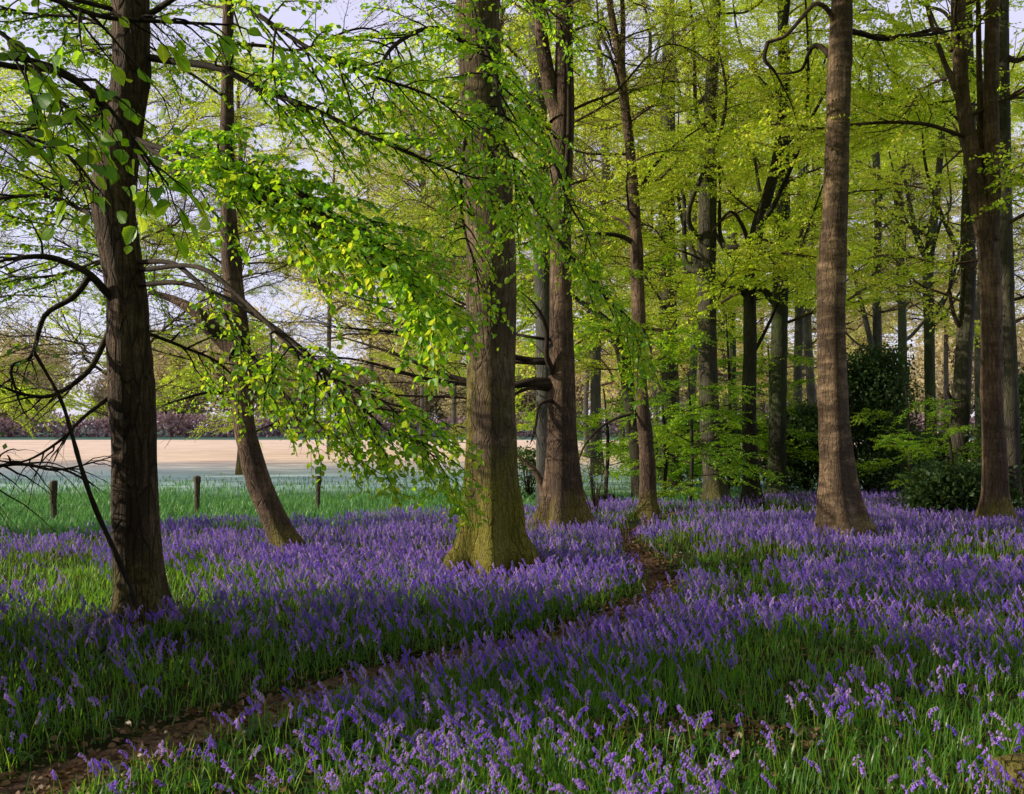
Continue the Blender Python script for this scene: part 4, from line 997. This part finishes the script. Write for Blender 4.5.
mask = np.ones(nP, bool); mask[single] = False
def carpet():
    Vs, Fs, At, off = [], [], [], 0
    dist = by
    for lod, lo, hi, nt_ in ((0, 0, 5.2, 6), (1, 5.2, 10.5, 8), (2, 10.5, 99, 8)):
        temps = []
        for k in range(nt_):
            b = bluebell(lod, 800 + 20 * lod + k); Vq, Fq, Mq, o = [], [], [], 0
            for q, mi in (('stem', 0), ('bell', 1), ('leaf', 2)):
                if q in b: Vq.append(b[q][0]); Fq.append(b[q][1] + o); Mq.append(np.full(len(b[q][1]), mi)); o += len(b[q][0])
            temps.append((np.concatenate(Vq), np.concatenate(Fq), np.concatenate(Mq)))
        idx = np.where(mask & (dist >= lo) & (dist < hi))[0]; pick = rg.integers(nt_, size=len(idx))
        for k in range(nt_):
            ix = idx[pick == k]
            if len(ix) == 0: continue
            T, Q, Mi = temps[k]; n = len(ix)
            c, s = np.cos(rz[ix])[:, None], np.sin(rz[ix])[:, None]; S = ssc[ix][:, None]
            tx, ty = rg.normal(0, .045, (n, 1)), rg.normal(0, .045, (n, 1))
            X = (T[:, 0] * c - T[:, 1] * s) * S + tx * T[:, 2]; Y = (T[:, 0] * s + T[:, 1] * c) * S + ty * T[:, 2]; Z = T[:, 2] * S
            V = np.stack([X + bx[ix][:, None], Y + by[ix][:, None], Z + bz[ix][:, None]], -1).reshape(-1, 3)
            Vs.append(V); Fs.append(((Q[None] + (np.arange(n) * len(T))[:, None, None]).reshape(-1, 4) + off, np.tile(Mi, n)))
            At.append(np.clip(np.repeat(np.clip(rg.normal(.42, .3, n), 0, 1), len(T)) + rg.normal(0, .12, n * len(T)), 0, 1)); off += n * len(T)
    me = build_mesh('bluebell_carpet', np.concatenate(Vs), Fs, [M['stem'], M['bell'], M['grass']], np.concatenate(At))
    tag(obj('bluebell_carpet', me), 'dense carpet of violet bluebells spreading across the wood floor', 'bluebells', kind='stuff')
carpet()

def blades(name, x, y, hmin, hmax, wd, mat, seed, label, cat, n=5, bend=.6):
    rg = np.random.default_rng(seed); m = len(x)
    a = rg.uniform(0, 2 * PI, m); L = rg.uniform(hmin, hmax, m); bd = rg.uniform(.15, 1, m) * bend
    s = np.linspace(0, 1, n)
    dx, dy = np.cos(a)[:, None], np.sin(a)[:, None]
    hor = L[:, None] * bd[:, None] * s ** 1.6; ver = L[:, None] * (s - .55 * bd[:, None] * s ** 2.6)
    w_ = wd * rg.uniform(.6, 1.3, m)[:, None] * (1 - s ** 2.2 * .95)
    bz_ = gh(x, y)[:, None] - .005
    cx, cy_, cz = x[:, None] + dx * hor, y[:, None] + dy * hor, bz_ + ver
    l = np.stack([cx - dy * w_, cy_ + dx * w_, cz], -1); r = np.stack([cx + dy * w_, cy_ - dx * w_, cz], -1)
    V = np.stack([l, r], 2).reshape(-1, 3)
    i = np.arange(m * n * 2).reshape(m, n, 2)
    Fa = np.stack([i[:, :-1, 0], i[:, :-1, 1], i[:, 1:, 1], i[:, 1:, 0]], -1).reshape(-1, 4)
    tag(obj(name, build_mesh(name, V, [(Fa, 0)], [mat], np.repeat(rg.random(m), n * 2))), label, cat, kind='stuff')

xs, ys = [], []
for (y0, y1, rate, seed) in ((3.2, 6, 1300, 31), (6, 10, 700, 32), (10, 16, 260, 33), (16, 25, 90, 34)):
    x, y, rg2 = scatter(rate, y0, y1, seed)
    pr = np.clip(.75 + .5 * n2(x, y, 1.1, 41), .1, 1) * (1 - .93 * bare(x, y)) * np.clip((path_dist(x, y) - np.where(y < 7.6, .14, .13)) / .24, 0.01, 1)
    k = (rg2.random(len(x)) < pr) & keep_off(x, y) & wood_edge(x, y); xs.append(x[k]); ys.append(y[k])
blades('grass', np.concatenate(xs), np.concatenate(ys), .06, .18, .0038, M['grass'], 51, 'lush green grass and bluebell leaves covering the clearing', 'grass')
x, y, rg2 = scatter(190, 11.5, 33, 35, 1.15)
e = y - .5 * np.maximum(x, -8.0); k = (e > 15.8) & (x < 7) & (rg2.random(len(x)) < np.clip((31 - y) / 13, 0, 1) ** 3)
blades('meadow_grass', x[k], y[k], .07, .2, .011, M['meadow'], 52, 'fresh green meadow grass along the wood edge behind the fence', 'grass', n=4)

def litter():
    x, y, rg = scatter(1100, 3.2, 14, 61)
    pr = np.clip(1.2 * np.exp(-(path_dist(x, y) / .24) ** 2) + bare(x, y) * 1.2 + .06 + sum(.8 * np.exp(-(np.maximum(np.hypot(x - t.base[0], y - t.base[1]) - r * .8, 0) / (r * .55)) ** 2) for t, r in TR), 0, 1)
    k = rg.random(len(x)) < pr; x, y = x[k], y[k]; n = len(x)
    lv = Leaves(); lv.add(np.stack([x, y, gh(x, y) + .016 + rg.uniform(0, .018, n)], -1), rg.normal(0, 1, (n, 3)) * np.array([1, 1, .25]), UP + rg.normal(0, .45, (n, 3)), rg.uniform(.022, .055, n))
    tag(obj('leaf_litter', lv.mesh('leaf_litter', M['litter'], 1, rg)), 'brown dead beech leaves lying on the path and bare patches', 'leaf litter', kind='stuff')
litter()

tb = Tubes(); c = catmull([(1.30, 4.7, .02), (1.12, 4.78, .16), (1.0, 4.82, .25), (.92, 4.84, .28)], 14); tb.add(c - c[0], np.linspace(.003, .0015, 14), 5)
tag(obj('dry_stalk', tb.mesh('dry_stalk', M['litter']), None, c[0]), 'pale dry arching stalk among the foremost bluebells', 'stalk')
